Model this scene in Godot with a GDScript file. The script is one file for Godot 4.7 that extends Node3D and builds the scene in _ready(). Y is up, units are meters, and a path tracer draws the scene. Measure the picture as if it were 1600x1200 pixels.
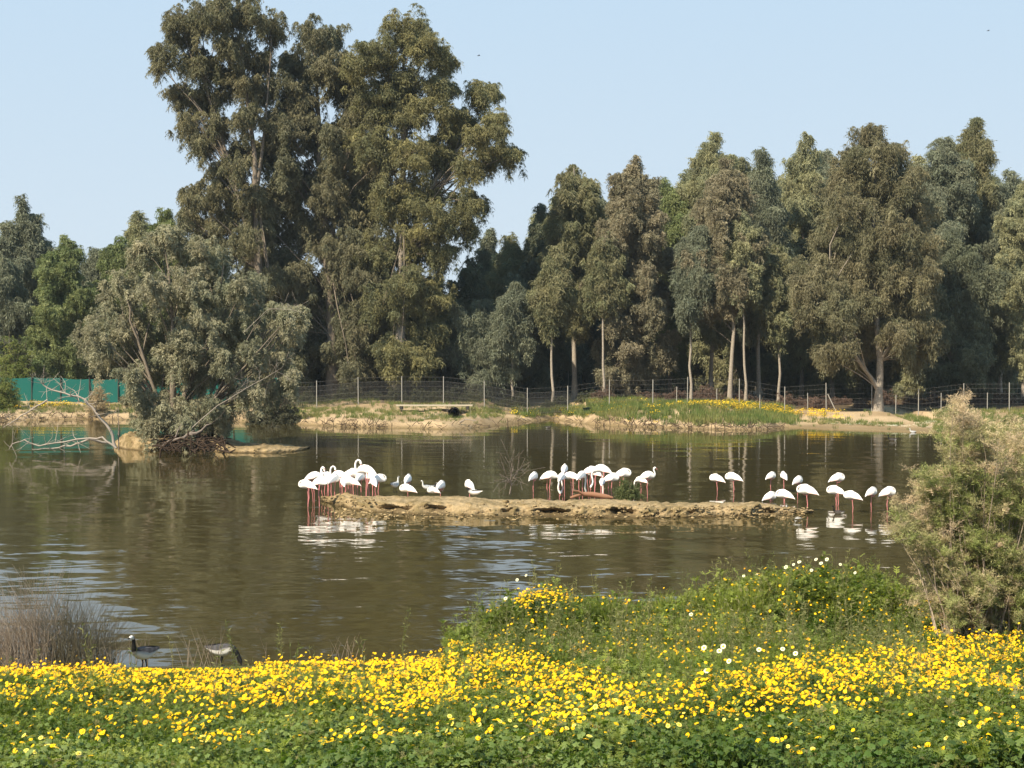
extends Node3D
# A pond with flamingos on a mud spit, eucalyptus woods behind, a flowering bank in front.

const FOCAL := 2400.0          # of a 1600 x 1200 picture
const EYE := 6.4               # metres above the water
const SUN := Vector3(-0.56, 0.80, 0.58)
var fwd := Vector3()
var upv := Vector3()
var rng := RandomNumberGenerator.new()
var noise := FastNoiseLite.new()
var used := {}
var M := {}
var near_x := PackedFloat32Array()
var near_z := PackedFloat32Array()
var far_x := PackedFloat32Array()
var far_z := PackedFloat32Array()
var spray: Array[ArrayMesh] = []

# ------------------------------------------------------------------ helpers
class Buf:
	var v := PackedVector3Array()
	var n := PackedVector3Array()
	var c := PackedColorArray()
	var i := PackedInt32Array()
	var smooth := true
	func vert(p: Vector3, nn: Vector3, col := Color.WHITE) -> int:
		v.append(p)
		n.append(nn)
		c.append(col)
		return v.size() - 1
	func tri(a: int, b: int, d: int) -> void:
		if (v[b] - v[a]).cross(v[d] - v[a]).dot(n[a] + n[b] + n[d]) > 0.0:
			i.append_array([a, d, b])
		else:
			i.append_array([a, b, d])
	func quad(a: int, b: int, d: int, e: int) -> void:
		tri(a, b, d)
		tri(a, d, e)
	func leaf(base: Vector3, tip: Vector3, side: Vector3, col := Color.WHITE, at := 0.4) -> void:
		var m := base.lerp(tip, at)
		var k := v.size()
		var nn := (tip - base).cross(side).normalized()
		v.append_array([base, m + side, tip, m - side])
		n.append_array([nn, nn, nn, nn])
		c.append_array([col, col, col, col])
		i.append_array([k, k + 1, k + 2, k, k + 2, k + 3])
	func tube(pts: Array, rad: Array, sides: int, col := Color.WHITE, cap := true) -> void:
		var first := v.size()
		var count := pts.size()
		var side := Vector3.ZERO
		for k in count:
			var t: Vector3 = (pts[mini(k + 1, count - 1)] - pts[maxi(k - 1, 0)]).normalized()
			if side == Vector3.ZERO:
				side = t.cross(Vector3(0.31, 0.17, 0.93)).normalized()
			side = (side - t * side.dot(t)).normalized()
			var other := t.cross(side)
			for s in sides:
				var a := TAU * s / sides
				var d := side * cos(a) + other * sin(a)
				vert(pts[k] + d * float(rad[k]), d, col)
		for k in count - 1:
			for s in sides:
				var a := first + k * sides + s
				var b := first + k * sides + (s + 1) % sides
				quad(a, b, b + sides, a + sides)
		if cap:
			for e in 2:
				var k: int = e * (count - 1)
				var t: Vector3 = (pts[0] - pts[1]).normalized() if e == 0 else (pts[count - 1] - pts[count - 2]).normalized()
				var mid := vert(pts[k], t, col)
				for s in sides:
					tri(mid, first + k * sides + s, first + k * sides + (s + 1) % sides)
	# a body along a spine in the x-y plane: rows of [x, y, half height, half width, top colour, bottom colour]
	func body(rows: Array, sides: int) -> void:
		var first := v.size()
		var count := rows.size()
		for k in count:
			var r: Array = rows[k]
			var q: Array = rows[mini(k + 1, count - 1)]
			var p: Array = rows[maxi(k - 1, 0)]
			var t := Vector3(q[0] - p[0], q[1] - p[1], 0).normalized()
			var u := Vector3(-t.y, t.x, 0)
			var pos := Vector3(r[0], r[1], 0)
			for s in sides:
				var a := TAU * s / sides
				var w := clampf(sin(a) * 1.3 + 0.5, 0, 1)
				vert(pos + u * sin(a) * float(r[2]) + Vector3(0, 0, 1) * cos(a) * float(r[3]), (u * sin(a) * float(r[3]) + Vector3(0, 0, 1) * cos(a) * float(r[2])).normalized(), (r[5] as Color).lerp(r[4], w))
		for k in count - 1:
			for s in sides:
				var a := first + k * sides + s
				var b := first + k * sides + (s + 1) % sides
				quad(a, b, b + sides, a + sides)
	func box(a: Vector3, b: Vector3, col := Color.WHITE) -> void:
		var mid := (a + b) / 2
		var h := (b - a) / 2
		for ax in 3:
			for s in [-1.0, 1.0]:
				var d := Vector3.ZERO
				d[ax] = s
				var e := Vector3.ZERO
				e[(ax + 1) % 3] = h[(ax + 1) % 3]
				var f := Vector3.ZERO
				f[(ax + 2) % 3] = h[(ax + 2) % 3]
				var o: Vector3 = mid + d * h[ax]
				quad(vert(o - e - f, d, col), vert(o + e - f, d, col), vert(o + e + f, d, col), vert(o - e + f, d, col))
	func mesh(mat: Material, into: ArrayMesh = null) -> ArrayMesh:
		var out := into if into else ArrayMesh.new()
		var arr := []
		arr.resize(Mesh.ARRAY_MAX)
		arr[Mesh.ARRAY_VERTEX] = v
		arr[Mesh.ARRAY_NORMAL] = n
		arr[Mesh.ARRAY_COLOR] = c
		arr[Mesh.ARRAY_INDEX] = i
		out.add_surface_from_arrays(Mesh.PRIMITIVE_TRIANGLES, arr)
		out.surface_set_material(out.get_surface_count() - 1, mat)
		return out

# many copies of one mesh
class Many:
	var buf := PackedFloat32Array()
	var count := 0
	func put(t: Transform3D, col: Color) -> void:
		var b := t.basis
		var o := t.origin
		buf.append_array([b.x.x, b.y.x, b.z.x, o.x, b.x.y, b.y.y, b.z.y, o.y, b.x.z, b.y.z, b.z.z, o.z, col.r, col.g, col.b, 1.0])
		count += 1
	func node(called: String, mesh: Mesh) -> MultiMeshInstance3D:
		var mm := MultiMesh.new()
		mm.transform_format = MultiMesh.TRANSFORM_3D
		mm.use_colors = true
		mm.mesh = mesh
		mm.instance_count = count
		mm.buffer = buf
		var o := MultiMeshInstance3D.new()
		o.name = called
		o.multimesh = mm
		o.set_meta("kind", "stuff")
		return o

func ray(px: float, py: float) -> Vector3:
	return fwd + Vector3.RIGHT * ((px - 800.0) / FOCAL) + upv * ((600.0 - py) / FOCAL)

func at(px: float, py: float, depth: float) -> Vector3:
	return Vector3(0, EYE, 0) + ray(px, py) * depth

func on(px: float, py: float, h := 0.0) -> Vector3:
	var d := ray(px, py)
	return Vector3(0, EYE, 0) + d * ((h - EYE) / d.y)

func pix(p: Vector3) -> Vector2:
	var q := p - Vector3(0, EYE, 0)
	var w := q.dot(fwd)
	return Vector2(800 + FOCAL * q.x / w, 600 - FOCAL * q.dot(upv) / w)

func numbered(called: String) -> String:
	var k: int = used.get(called, 0)
	used[called] = k + 1
	return called if k == 0 else "%s_%03d" % [called, k]

func nth(k: int) -> String:
	var ones := ["first", "second", "third", "fourth", "fifth", "sixth", "seventh", "eighth", "ninth", "tenth", "eleventh", "twelfth", "thirteenth", "fourteenth", "fifteenth", "sixteenth", "seventeenth", "eighteenth", "nineteenth", "twentieth", "twenty-first", "twenty-second", "twenty-third"]
	return ones[k]

func tag(o: Node3D, label: String, category: String, group := "", kind := "") -> Node3D:
	if label:
		o.set_meta("label", label)
	if category:
		o.set_meta("category", category)
	if group:
		o.set_meta("group", group)
	if kind:
		o.set_meta("kind", kind)
	return o

func thing(called: String, pos: Vector3, label: String, category: String, group := "") -> Node3D:
	var o := Node3D.new()
	o.name = numbered(called)
	o.position = pos
	add_child(o)
	tag(o, label, category, group)
	return o

func part(parent: Node3D, called: String, mesh: Mesh) -> MeshInstance3D:
	var o := MeshInstance3D.new()
	o.name = called
	o.mesh = mesh
	parent.add_child(o, true)
	return o

func solo(called: String, mesh: Mesh, label: String, category: String, group := "", kind := "") -> MeshInstance3D:
	var o := MeshInstance3D.new()
	o.name = numbered(called)
	o.mesh = mesh
	add_child(o)
	tag(o, label, category, group, kind)
	return o

func stuff(many: Many, called: String, mesh: Mesh, label: String) -> void:
	if many.count == 0:
		return
	var o := many.node(numbered(called), mesh)
	add_child(o)
	tag(o, label, called.replace("_", " "), "", "stuff")

func R(a: float, b: float) -> float:
	return rng.randf_range(a, b)

func rdir() -> Vector3:
	var z := R(-1, 1)
	var a := R(0, TAU)
	var r := sqrt(1.0 - z * z)
	return Vector3(r * cos(a), z, r * sin(a))

func ss(a: float, b: float, x: float) -> float:
	return smoothstep(a, b, x)

func lookup(xs: PackedFloat32Array, zs: PackedFloat32Array, x: float) -> Vector2:   # value, slope
	var k := clampi(xs.bsearch(x) - 1, 0, xs.size() - 2)
	var s := (zs[k + 1] - zs[k]) / (xs[k + 1] - xs[k])
	return Vector2(zs[k] + s * clampf(x - xs[k], 0, xs[k + 1] - xs[k]), s)

func mat(called: String, col: Color, rough := 0.9, spec := 0.3) -> StandardMaterial3D:   # col: linear
	var m := StandardMaterial3D.new()
	m.resource_name = called
	m.albedo_color = col.linear_to_srgb()
	m.roughness = rough
	m.metallic_specular = spec
	m.vertex_color_use_as_albedo = true
	M[called] = m
	return m

func grain(m: StandardMaterial3D, scale: float, freq: float, lo: Color, hi: Color, relief := 0.0, oct := 4) -> void:
	var nz := FastNoiseLite.new()
	nz.seed = 7
	nz.frequency = freq
	nz.fractal_octaves = oct
	var t := NoiseTexture2D.new()
	t.width = 512
	t.height = 512
	t.seamless = true
	t.noise = nz
	var g := Gradient.new()
	g.set_color(0, lo.linear_to_srgb())
	g.set_color(1, hi.linear_to_srgb())
	t.color_ramp = g
	m.albedo_texture = t
	m.uv1_triplanar = true
	m.uv1_world_triplanar = true
	m.uv1_scale = Vector3.ONE * scale
	if relief > 0:
		var b := NoiseTexture2D.new()
		b.width = 512
		b.height = 512
		b.seamless = true
		b.noise = nz
		m.heightmap_enabled = true
		m.heightmap_texture = b
		m.heightmap_scale = relief

# ------------------------------------------------------------------ the lie of the land
func shores() -> void:
	var near := [[-500, 1052], [-200, 1058], [0, 1058], [100, 1058], [200, 1052], [300, 1048], [400, 1046], [500, 1046], [600, 1038], [700, 1018], [760, 1002], [850, 992], [950, 992], [1050, 990], [1150, 972], [1250, 962], [1340, 970], [1420, 992], [1480, 985], [1560, 950], [1700, 885], [1640, 830], [1580, 770], [1510, 710], [1490, 690]]
	near_x.append_array([-400.0, -75.0, -45.0, -28.0])
	near_z.append_array([-140.0, -130.0, -55.0, -30.0])
	for q in near:
		var p := on(q[0], q[1])
		if p.x > near_x[-1] + 0.05:
			near_x.append(p.x)
			near_z.append(p.z)
	var far := [[-900, 657], [-300, 656], [0, 657], [130, 655], [250, 656], [390, 660], [440, 662], [500, 665], [560, 668], [640, 669], [700, 671], [760, 667], [800, 662], [860, 655], [885, 658], [930, 664], [1000, 667], [1080, 670], [1150, 672], [1200, 671], [1225, 668], [1300, 672], [1400, 675], [1480, 678]]
	far_x.append(-400.0)
	far_z.append(-141.0)
	for q in far:
		var p := on(q[0], q[1])
		if p.x > far_x[-1] + 0.05:
			far_x.append(p.x)
			far_z.append(p.z)
	near_x.append_array([36.0, 400.0])
	near_z.append_array([-121.0, -121.0])
	far_x.append_array([36.0, 400.0])
	far_z.append_array([-121.5, -121.5])

func shore_distance(x: float, z: float) -> Vector2:   # metres on land (+) or in water (-), for near and far side
	var a := lookup(near_x, near_z, x)
	var b := lookup(far_x, far_z, x)
	return Vector2((z - a.x) / sqrt(1 + a.y * a.y), (b.x - z) / sqrt(1 + b.y * b.y))

func land(x: float, z: float) -> float:
	var s := shore_distance(x, z)
	var d := maxf(s.x, s.y)
	if d < 0:
		return -0.7 * ss(0, 1.6, -d) - 0.05
	var nz := noise.get_noise_2d(x * 1.3, z * 1.3)
	if s.x > s.y:
		var hill := 0.128 * maxf(0.0, z + 30.5) + 0.004 * pow(maxf(0.0, z + 17.0), 2)
		var h := lerpf(0.15, 0.28, ss(-3, 1, x)) * ss(0, 0.7, d) + minf(hill, 8.0) + nz * 0.12 * ss(0, 2, d)
		if z < -36:
			h += 0.7 * ss(0.3, 5, d) * ss(-36, -44, z)
		h += 0.68 * exp(-(pow(x - 6.6, 2) / 6.0 + pow(z + 33.5, 2) / 4.0)) * ss(0, 1, d)
		h += 0.6 * exp(-(pow(x - 0.7, 2) / 1.6 + pow(z + 32.0, 2) / 2.5)) * ss(0, 0.8, d)
		return h - 0.02
	var beach := ss(20.0, 24.0, x)       # the flat sandy shore on the right
	var steep := (0.42 + 0.25 * noise.get_noise_2d(x * 3.0, 11.0)) * ss(0, 0.9, d) + 0.075 * minf(d, 13.0)
	var flat := 0.10 * ss(0, 0.5, d) + 0.035 * minf(d, 5.0) + 0.075 * clampf(d - 5.0, 0, 8)
	var h2 := lerpf(steep, flat, beach) + nz * 0.16 * ss(0.3, 3, d)
	h2 += 0.5 * exp(-(pow(x - 14.5, 2) / 30.0 + pow(z + 131.0, 2) / 10.0))      # the green mound
	h2 -= 0.75 * exp(-(pow(x + 5.0, 2) / 1.2 + pow(z + 130.5, 2) / 4.0)) * ss(0.6, 2.0, d)           # the ditch by the plank
	if d > 40:
		h2 += 0.004 * minf(d - 40, 400)
	return h2 - 0.02

func ground() -> void:
	var xs := PackedFloat32Array()
	var zs := PackedFloat32Array()
	for v in [-2600, -1500, -800, -400, -220, -140, -105, -88]:
		xs.append(float(v))
	var a := -78.0
	while a <= 66.0:
		xs.append(a)
		a += 0.5 if absf(a) < 56 else 1.0
	for v in [75, 90, 120, 180, 300, 600, 1200, 2600]:
		xs.append(float(v))
	a = 40.0
	while a > -4000.0:
		zs.append(a)
		if a > -12: a -= 3.0
		elif a > -37: a -= 0.3
		elif a > -110: a -= 2.5
		elif a > -146: a -= 0.4
		elif a > -200: a -= 4.0
		else: a *= 1.35
	var b := Buf.new()
	var nx := xs.size()
	b.v.resize(nx * zs.size())
	b.n.resize(nx * zs.size())
	b.c.resize(nx * zs.size())
	for j in zs.size():
		for k in nx:
			var x := xs[k]
			var z := zs[j]
			b.v[j * nx + k] = Vector3(x, land(x, z), z)
	for j in zs.size():
		for k in nx:
			var p := b.v[j * nx + k]
			var l := b.v[j * nx + maxi(k - 1, 0)]
			var r := b.v[j * nx + mini(k + 1, nx - 1)]
			var u := b.v[maxi(j - 1, 0) * nx + k]
			var dn := b.v[mini(j + 1, zs.size() - 1) * nx + k]
			b.n[j * nx + k] = (u - dn).cross(r - l).normalized()
			if b.n[j * nx + k].y < 0:
				b.n[j * nx + k] = -b.n[j * nx + k]
			var g := noise.get_noise_2d(p.x * 2.2 + 40, p.z * 2.2)
			var col := Color(0.10, 0.085, 0.045)
			if p.z < -40:
				var sand := Color(0.45, 0.345, 0.228).lerp(Color(0.30, 0.225, 0.14), clampf(g * 1.6 + 0.4, 0, 1))
				col = sand.lerp(Color(0.20, 0.15, 0.085), ss(0.28, 0.02, p.y))
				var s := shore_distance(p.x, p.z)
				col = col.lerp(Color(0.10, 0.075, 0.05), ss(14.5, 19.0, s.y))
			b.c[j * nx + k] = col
	for j in zs.size() - 1:
		for k in nx - 1:
			var q := j * nx + k
			b.i.append_array([q, q + nx, q + 1, q + 1, q + nx, q + nx + 1])
	var m := mat("earth", Color(1, 1, 1), 0.95, 0.2)
	grain(m, 0.55, 0.02, Color(0.62, 0.6, 0.58), Color(1.25, 1.2, 1.1), 4.0)
	# winding: make sure it faces up
	var q0 := b.i[0]
	if (b.v[b.i[1]] - b.v[q0]).cross(b.v[b.i[2]] - b.v[q0]).y > 0:
		for t in range(0, b.i.size(), 3):
			var w := b.i[t + 1]
			b.i[t + 1] = b.i[t + 2]
			b.i[t + 2] = w
	solo("ground", b.mesh(m), "sandy and grassy earth round the pond", "ground", "", "structure")

func water() -> void:
	var waves := []
	rng.seed = 31
	for k in 30:
		var lam := 0.30 * pow(1.105, k)
		var ang := R(-0.95, 0.95) + 0.10
		waves.append([TAU / lam * sin(ang), TAU / lam * cos(ang), R(0, TAU), TAU / lam, R(0.7, 1.3)])
	var b := Buf.new()
	var cols := 190
	var rows := PackedFloat32Array()
	var dd := 26.0
	while dd < 152.0:
		rows.append(dd)
		dd += 0.045 * maxf(1.0, pow(dd / 38.0, 1.2))
	for d in rows:
		var step := 0.045 * maxf(1.0, pow(d / 38.0, 1.2))
		var rms := 0.029 * pow(34.0 / maxf(d, 34.0), 1.45)
		for k in cols + 1:
			var x := (float(k) / cols * 2 - 1) * (8.0 + d * 0.42)
			var patch := 0.75 + 0.9 * noise.get_noise_2d(x * 0.35, d * 0.22 + 90)
			var warp := 0.5 * noise.get_noise_2d(x * 0.5 + 300, d * 0.5)
			var sx := 0.0
			var sz := 0.0
			var y := 0.0
			for w in waves:
				var keep: float = w[4] * ss(3.2, 5.5, TAU / w[3] / step)
				if keep <= 0.0:
					continue
				var ph: float = w[0] * x + w[1] * (d + warp) + w[2]
				var sl := keep * rms * 0.30 * patch
				y += sl / w[3] * sin(ph)
				sx += sl * w[0] / w[3] * cos(ph)
				sz += sl * w[1] / w[3] * cos(ph)
			b.vert(Vector3(x, y, -d), Vector3(-sx, 1, sz).normalized())
	for j in rows.size() - 1:
		for k in cols:
			var q := j * (cols + 1) + k
			b.i.append_array([q, q + cols + 1, q + 1, q + 1, q + cols + 1, q + cols + 2])
	var q0 := b.i[0]
	if (b.v[b.i[1]] - b.v[q0]).cross(b.v[b.i[2]] - b.v[q0]).y > 0:
		for t in range(0, b.i.size(), 3):
			var w := b.i[t + 1]
			b.i[t + 1] = b.i[t + 2]
			b.i[t + 2] = w
	var m := mat("murky_water", Color(0.046, 0.037, 0.0135), 0.055, 0.42)
	solo("pond_water", b.mesh(m), "murky olive brown pond water with fine ripples", "water", "", "structure")

# a bank of mud: front and back waterline as pixel points, height, lumps
func mud_bank(called: String, label: String, front: Array, back: Array, height: float, dark: Callable, seed_: int, tall: Callable, roots := []) -> void:
	var b := Buf.new()
	var fx := PackedFloat32Array()
	var fz := PackedFloat32Array()
	var bx := PackedFloat32Array()
	var bz := PackedFloat32Array()
	for q in front:
		var p := on(q[0], q[1])
		fx.append(p.x)
		fz.append(p.z)
	for q in back:
		var p := on(q[0], q[1])
		bx.append(p.x)
		bz.append(p.z)
	var n := int((fx[-1] - fx[0]) / 0.06)
	var prof := [[-0.05, -0.35], [0.0, -0.08], [0.012, 0.06], [0.03, 0.22], [0.045, 0.42], [0.06, 0.62], [0.08, 0.80], [0.11, 0.92], [0.16, 1.0], [0.24, 0.97], [0.34, 1.02], [0.46, 0.98], [0.58, 1.0], [0.70, 0.93], [0.80, 0.82], [0.90, 0.55], [0.97, 0.2], [1.03, -0.3]]
	var fine := []
	for q in prof.size() - 1:
		fine.append(prof[q])
		if q < 13:
			fine.append([(prof[q][0] + prof[q + 1][0]) / 2, (prof[q][1] + prof[q + 1][1]) / 2])
	fine.append(prof[-1])
	prof = fine
	var w := prof.size()
	for k in n + 1:
		var x := lerpf(fx[0], fx[-1], float(k) / n)
		var zf := lookup(fx, fz, x).x
		var zb := lookup(bx, bz, x).x
		var width := maxf(zf - zb, 0.05)
		var ends := ss(0.0, 1.2, x - fx[0]) * ss(0.0, 2.6, fx[-1] - x)
		var wob := 0.35 * noise.get_noise_2d(x * 7.0, seed_) + 0.18 * noise.get_noise_2d(x * 26.0, seed_ + 9)
		for q in w:
			var pr: Array = prof[q]
			var lump := noise.get_noise_3d(x * 16.0, pr[1] * 9.0 + seed_, pr[0] * width * 16.0)
			var lump2 := noise.get_noise_3d(x * 40.0, pr[1] * 24.0, pr[0] * width * 40.0)
			var lump3 := noise.get_noise_3d(x * 95.0, pr[1] * 60.0, pr[0] * width * 95.0)
			var hgt: float = height * (tall as Callable).call(x) * (0.35 + 0.65 * ends) * (1.0 + 0.35 * noise.get_noise_2d(x * 5.0, seed_ + 50))
			var z: float = zf - pr[0] * width + wob * (1.0 - pr[0])
			var y: float = pr[1] * hgt
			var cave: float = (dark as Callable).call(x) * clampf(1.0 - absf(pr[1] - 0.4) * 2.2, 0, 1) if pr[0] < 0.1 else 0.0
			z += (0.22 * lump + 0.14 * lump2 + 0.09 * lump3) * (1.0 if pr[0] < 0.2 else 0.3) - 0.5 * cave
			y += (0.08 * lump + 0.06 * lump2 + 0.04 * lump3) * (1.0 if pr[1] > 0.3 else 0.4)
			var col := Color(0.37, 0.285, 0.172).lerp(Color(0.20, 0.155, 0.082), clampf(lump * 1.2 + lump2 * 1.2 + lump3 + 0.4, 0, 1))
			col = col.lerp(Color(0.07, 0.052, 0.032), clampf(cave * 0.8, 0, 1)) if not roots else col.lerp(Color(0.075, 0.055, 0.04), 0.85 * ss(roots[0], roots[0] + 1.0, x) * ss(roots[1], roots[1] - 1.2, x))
			col = col.lerp(Color(0.095, 0.07, 0.036), ss(0.15, 0.0, y))
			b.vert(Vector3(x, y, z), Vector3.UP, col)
	for k in n + 1:
		for q in w:
			var l := b.v[maxi(k - 1, 0) * w + q]
			var r := b.v[mini(k + 1, n) * w + q]
			var u := b.v[k * w + mini(q + 1, w - 1)]
			var d := b.v[k * w + maxi(q - 1, 0)]
			var nn := (r - l).cross(u - d).normalized()
			b.n[k * w + q] = nn if nn.dot(Vector3(0, 1, 0.3)) > 0 or q >= w - 3 else -nn
			if q >= w - 3 and nn.dot(Vector3(0, 1, -0.5)) < 0:
				b.n[k * w + q] = -nn
	for k in n:
		for q in w - 1:
			var o := k * w + q
			b.quad(o, o + w, o + w + 1, o + 1)
	solo(called, b.mesh(M.mud), label, "mud bank", "", "structure")

# ------------------------------------------------------------------ trees
func make_sprays() -> void:
	rng.seed = 5
	for k in 5:
		var b := Buf.new()
		for t in 8:
			var a := R(0, TAU)
			var out := Vector3(cos(a), R(-0.3, 0.7), sin(a)) * R(0.25, 0.5)
			var drop := R(0.25, 0.6)
			for l in 8:
				var f := (l + R(0.2, 1.0)) / 8.0
				var p := out * f + Vector3(0, -drop * f * f, 0)
				var d := (Vector3(0, -0.75, 0) + rdir() * 0.75).normalized()
				var s := d.cross(rdir()).normalized()
				b.leaf(p, p + d * R(0.17, 0.30), s * R(0.018, 0.032))
		spray.append(b.mesh(M.leaf))

# a tree: macros are [centre (relative to the base), radius]; trunks are lists of points with a first radius
func tree(called: String, label: String, category: String, group: String, base: Vector3, macros: Array, trunks: Array, tints: Array, o := {}) -> Node3D:
	var t := thing(called, base, label, category, group)
	var dens: float = o.get("density", 1.0)
	var big: float = o.get("leaf", 1.0)
	var tr := Buf.new()
	for k in trunks:
		var pts := []
		var rad := []
		var src: Array = k[0]
		for q in src.size() * 3 - 2:
			var f := q / 3.0
			var i := mini(int(f), src.size() - 2)
			var p: Vector3 = (src[i] as Vector3).lerp(src[i + 1], f - i)
			pts.append(p + (Vector3(R(-1, 1), 0, R(-1, 1)) * 0.10 if q > 0 else Vector3.ZERO))
			rad.append(lerpf(k[1], k[1] * 0.18, float(q) / (src.size() * 3 - 3)) * (1.35 if q == 0 else 1.0))
		tr.tube(pts, rad, 8)
	part(t, "trunk", tr.mesh(o.get("bark", M.bark)))
	var lb := Buf.new()
	var cr := Many.new()
	for mc in macros:
		var c: Vector3 = mc[0]
		var r: float = mc[1]
		# the limb that carries it
		var axis: Array = trunks[0][0]
		var best := 1e9
		for k in trunks:
			var l: Array = k[0]
			var dd := Vector2(c.x - l[-1].x, c.z - l[-1].z).length() + absf(c.y - l[-1].y) * 0.3
			if dd < best:
				best = dd
				axis = l
		var hgt: float = axis[-1].y
		var yy := clampf(c.y - Vector2(c.x - axis[0].x, c.z - axis[0].z).length() * 0.9 - r * 0.4, hgt * 0.18, hgt * 0.97)
		var from: Vector3 = axis[0]
		for k in axis.size() - 1:
			if axis[k + 1].y >= yy or k == axis.size() - 2:
				from = (axis[k] as Vector3).lerp(axis[k + 1], clampf((yy - axis[k].y) / maxf(axis[k + 1].y - axis[k].y, 0.01), 0, 1))
				break
		var far := from.distance_to(c)
		var mid := from.lerp(c, 0.5) + Vector3(R(-0.08, 0.08), R(-0.04, 0.10), R(-0.08, 0.08)) * far
		var r1 := clampf(far * 0.010, 0.03, 0.085)
		lb.tube([from, from.lerp(mid, 0.55) + Vector3(0, 0.02 * far, 0), mid, mid.lerp(c, 0.6) + rdir() * 0.1 * r, c], [r1, r1 * 0.85, r1 * 0.65, r1 * 0.45, r1 * 0.25], 5, Color.WHITE, false)
		var macro_tone := R(0, 1)
		var subs := int(5 + r * r * 3.2)
		for s in subs:
			var d := rdir()
			d.y = d.y * 0.8 + 0.12
			var p := c + d * r * pow(R(0.2, 1.0), 0.5) * Vector3(1.05, 0.95, 1.05)
			p = c + (p - c) * (0.78 + 0.7 * noise.get_noise_3d(p.x * 14.0 + base.x, p.y * 14.0, p.z * 14.0 + base.z))
			var sr := R(0.35, 0.9) * big
			if R(0, 1) < 0.4:
				lb.tube([c.lerp(p, 0.1), c.lerp(p, 0.6) + rdir() * 0.12, p], [r1 * 0.3, r1 * 0.22, 0.012], 3, Color.WHITE, false)
			var tone := clampf(macro_tone * 0.6 + R(-0.1, 0.5), 0, 1)
			var bright := R(0.8, 1.22)
			var strand := R(0, 1) < 0.42
			var count := int((R(4, 8) if strand else R(7, 13)) * dens)
			for q in count:
				var pos := p + rdir() * sr * pow(R(0.1, 1), 0.5) * Vector3(1, 0.9, 1)
				if strand:
					pos = p + Vector3(R(-0.3, 0.3), 0.3 - q * 0.36, R(-0.3, 0.3)) * big
				var bs := Basis(Vector3.UP, R(0, TAU)) * Basis(Vector3.RIGHT, R(-0.5, 0.5))
				bs = Basis.from_scale(Vector3(1, 1.3, 1) * big * R(0.65, 1.25)) * bs
				var col := (tints[0] as Color).lerp(tints[1], clampf(tone + R(-0.2, 0.2), 0, 1)) * bright * R(0.85, 1.15) * Color(1.45, 1.48, 1.50)
				cr.put(Transform3D(bs, pos), col)
	part(t, "branches", lb.mesh(o.get("limbs", M.bark))).set_meta("kind", "stuff")
	var cn := cr.node("crown", o.get("spray", spray[rng.randi() % spray.size()]))
	t.add_child(cn, true)
	return t

# clumps of a tall narrow crown; lengths in metres, heights above the base
func spindle(low: float, top: float, half: float, skew := 0.8, lean := 0.0) -> Array:
	var out := []
	var n := int((top - low) / 1.55)
	half *= 1.25
	for k in n:
		var t := (k + 0.5) / n
		var w := half * pow(sin(PI * (0.10 + 0.86 * pow(t, skew))), 0.85) * R(0.62, 1.2)
		var y := lerpf(low, top, t)
		var m := maxi(1, int(round(w * 1.35)))
		var a0 := R(0, TAU)
		var rad := clampf(w * 0.5, 0.8, 2.0)
		for j in m:
			var a := a0 + TAU * j / m + R(-0.3, 0.3)
			var q := maxf(w - rad * 0.7, 0.0) * R(0.55, 1.25) if m > 1 else R(0, 0.4)
			out.append([Vector3(cos(a) * q + lean * t, y + R(-0.6, 0.6), sin(a) * q), rad * R(0.6, 1.15)])
	for j in 5:
		out.append([Vector3(lean + R(-0.3, 0.3), top - 0.4 - j * 0.75, R(-0.3, 0.3)), 0.45 + 0.16 * j])
	return out

func boughs(low: float, top: float, half: float, lean: float) -> Array:
	var out := []
	var n := int((top - low) * 0.85) + 4
	var az := R(0, TAU)
	for k in n:
		var t := (k + R(0, 1)) / n
		az += 2.4 + R(-0.5, 0.5)
		var env := half * (0.5 + 0.5 * sin(PI * pow(t, 0.85))) * R(0.55, 1.2) * (1.0 - 0.45 * ss(0.75, 1.0, t))
		var y0 := lerpf(low, top * 0.92, t) - env * 0.25
		var end := Vector3(cos(az) * env + lean * t, minf(y0 + env * R(0.2, 0.75), top - 0.5), sin(az) * env)
		var from := Vector3(lean * t, y0 - env * 0.2, 0)
		var rad := R(0.8, 1.45) * clampf(half / 3.2, 0.7, 1.25)
		out.append([from.lerp(end, 0.5) + rdir() * 0.4, rad * 0.9])
		out.append([from.lerp(end, 0.8) + rdir() * 0.5, rad])
		out.append([end, rad * 0.8])
		if R(0, 1) < 0.6:
			out.append([end + Vector3(R(-0.4, 0.4), -R(1.0, 2.0), R(-0.4, 0.4)), rad * 0.65])
	for k in 4:
		var head := Vector3(lean + R(-0.5, 0.5) * half, top * (1.0 - 0.05 * k) - R(0.4, 1.2) * float(k > 0) - 0.5, R(-0.4, 0.4) * half)
		if k == 0:
			head.x = lean
		for j in 4:
			out.append([head + Vector3(R(-0.4, 0.4), -0.9 * j, R(-0.4, 0.4)), 0.5 + 0.17 * j])
	return out

func simple_trunk(top: float, lean: float, r: float) -> Array:
	return [[[Vector3.ZERO, Vector3(R(-0.3, 0.3), top * 0.3, R(-0.3, 0.3)), Vector3(lean * 0.5 + R(-0.4, 0.4), top * 0.62, 0), Vector3(lean, top * 0.97, 0)], r]]

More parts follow.
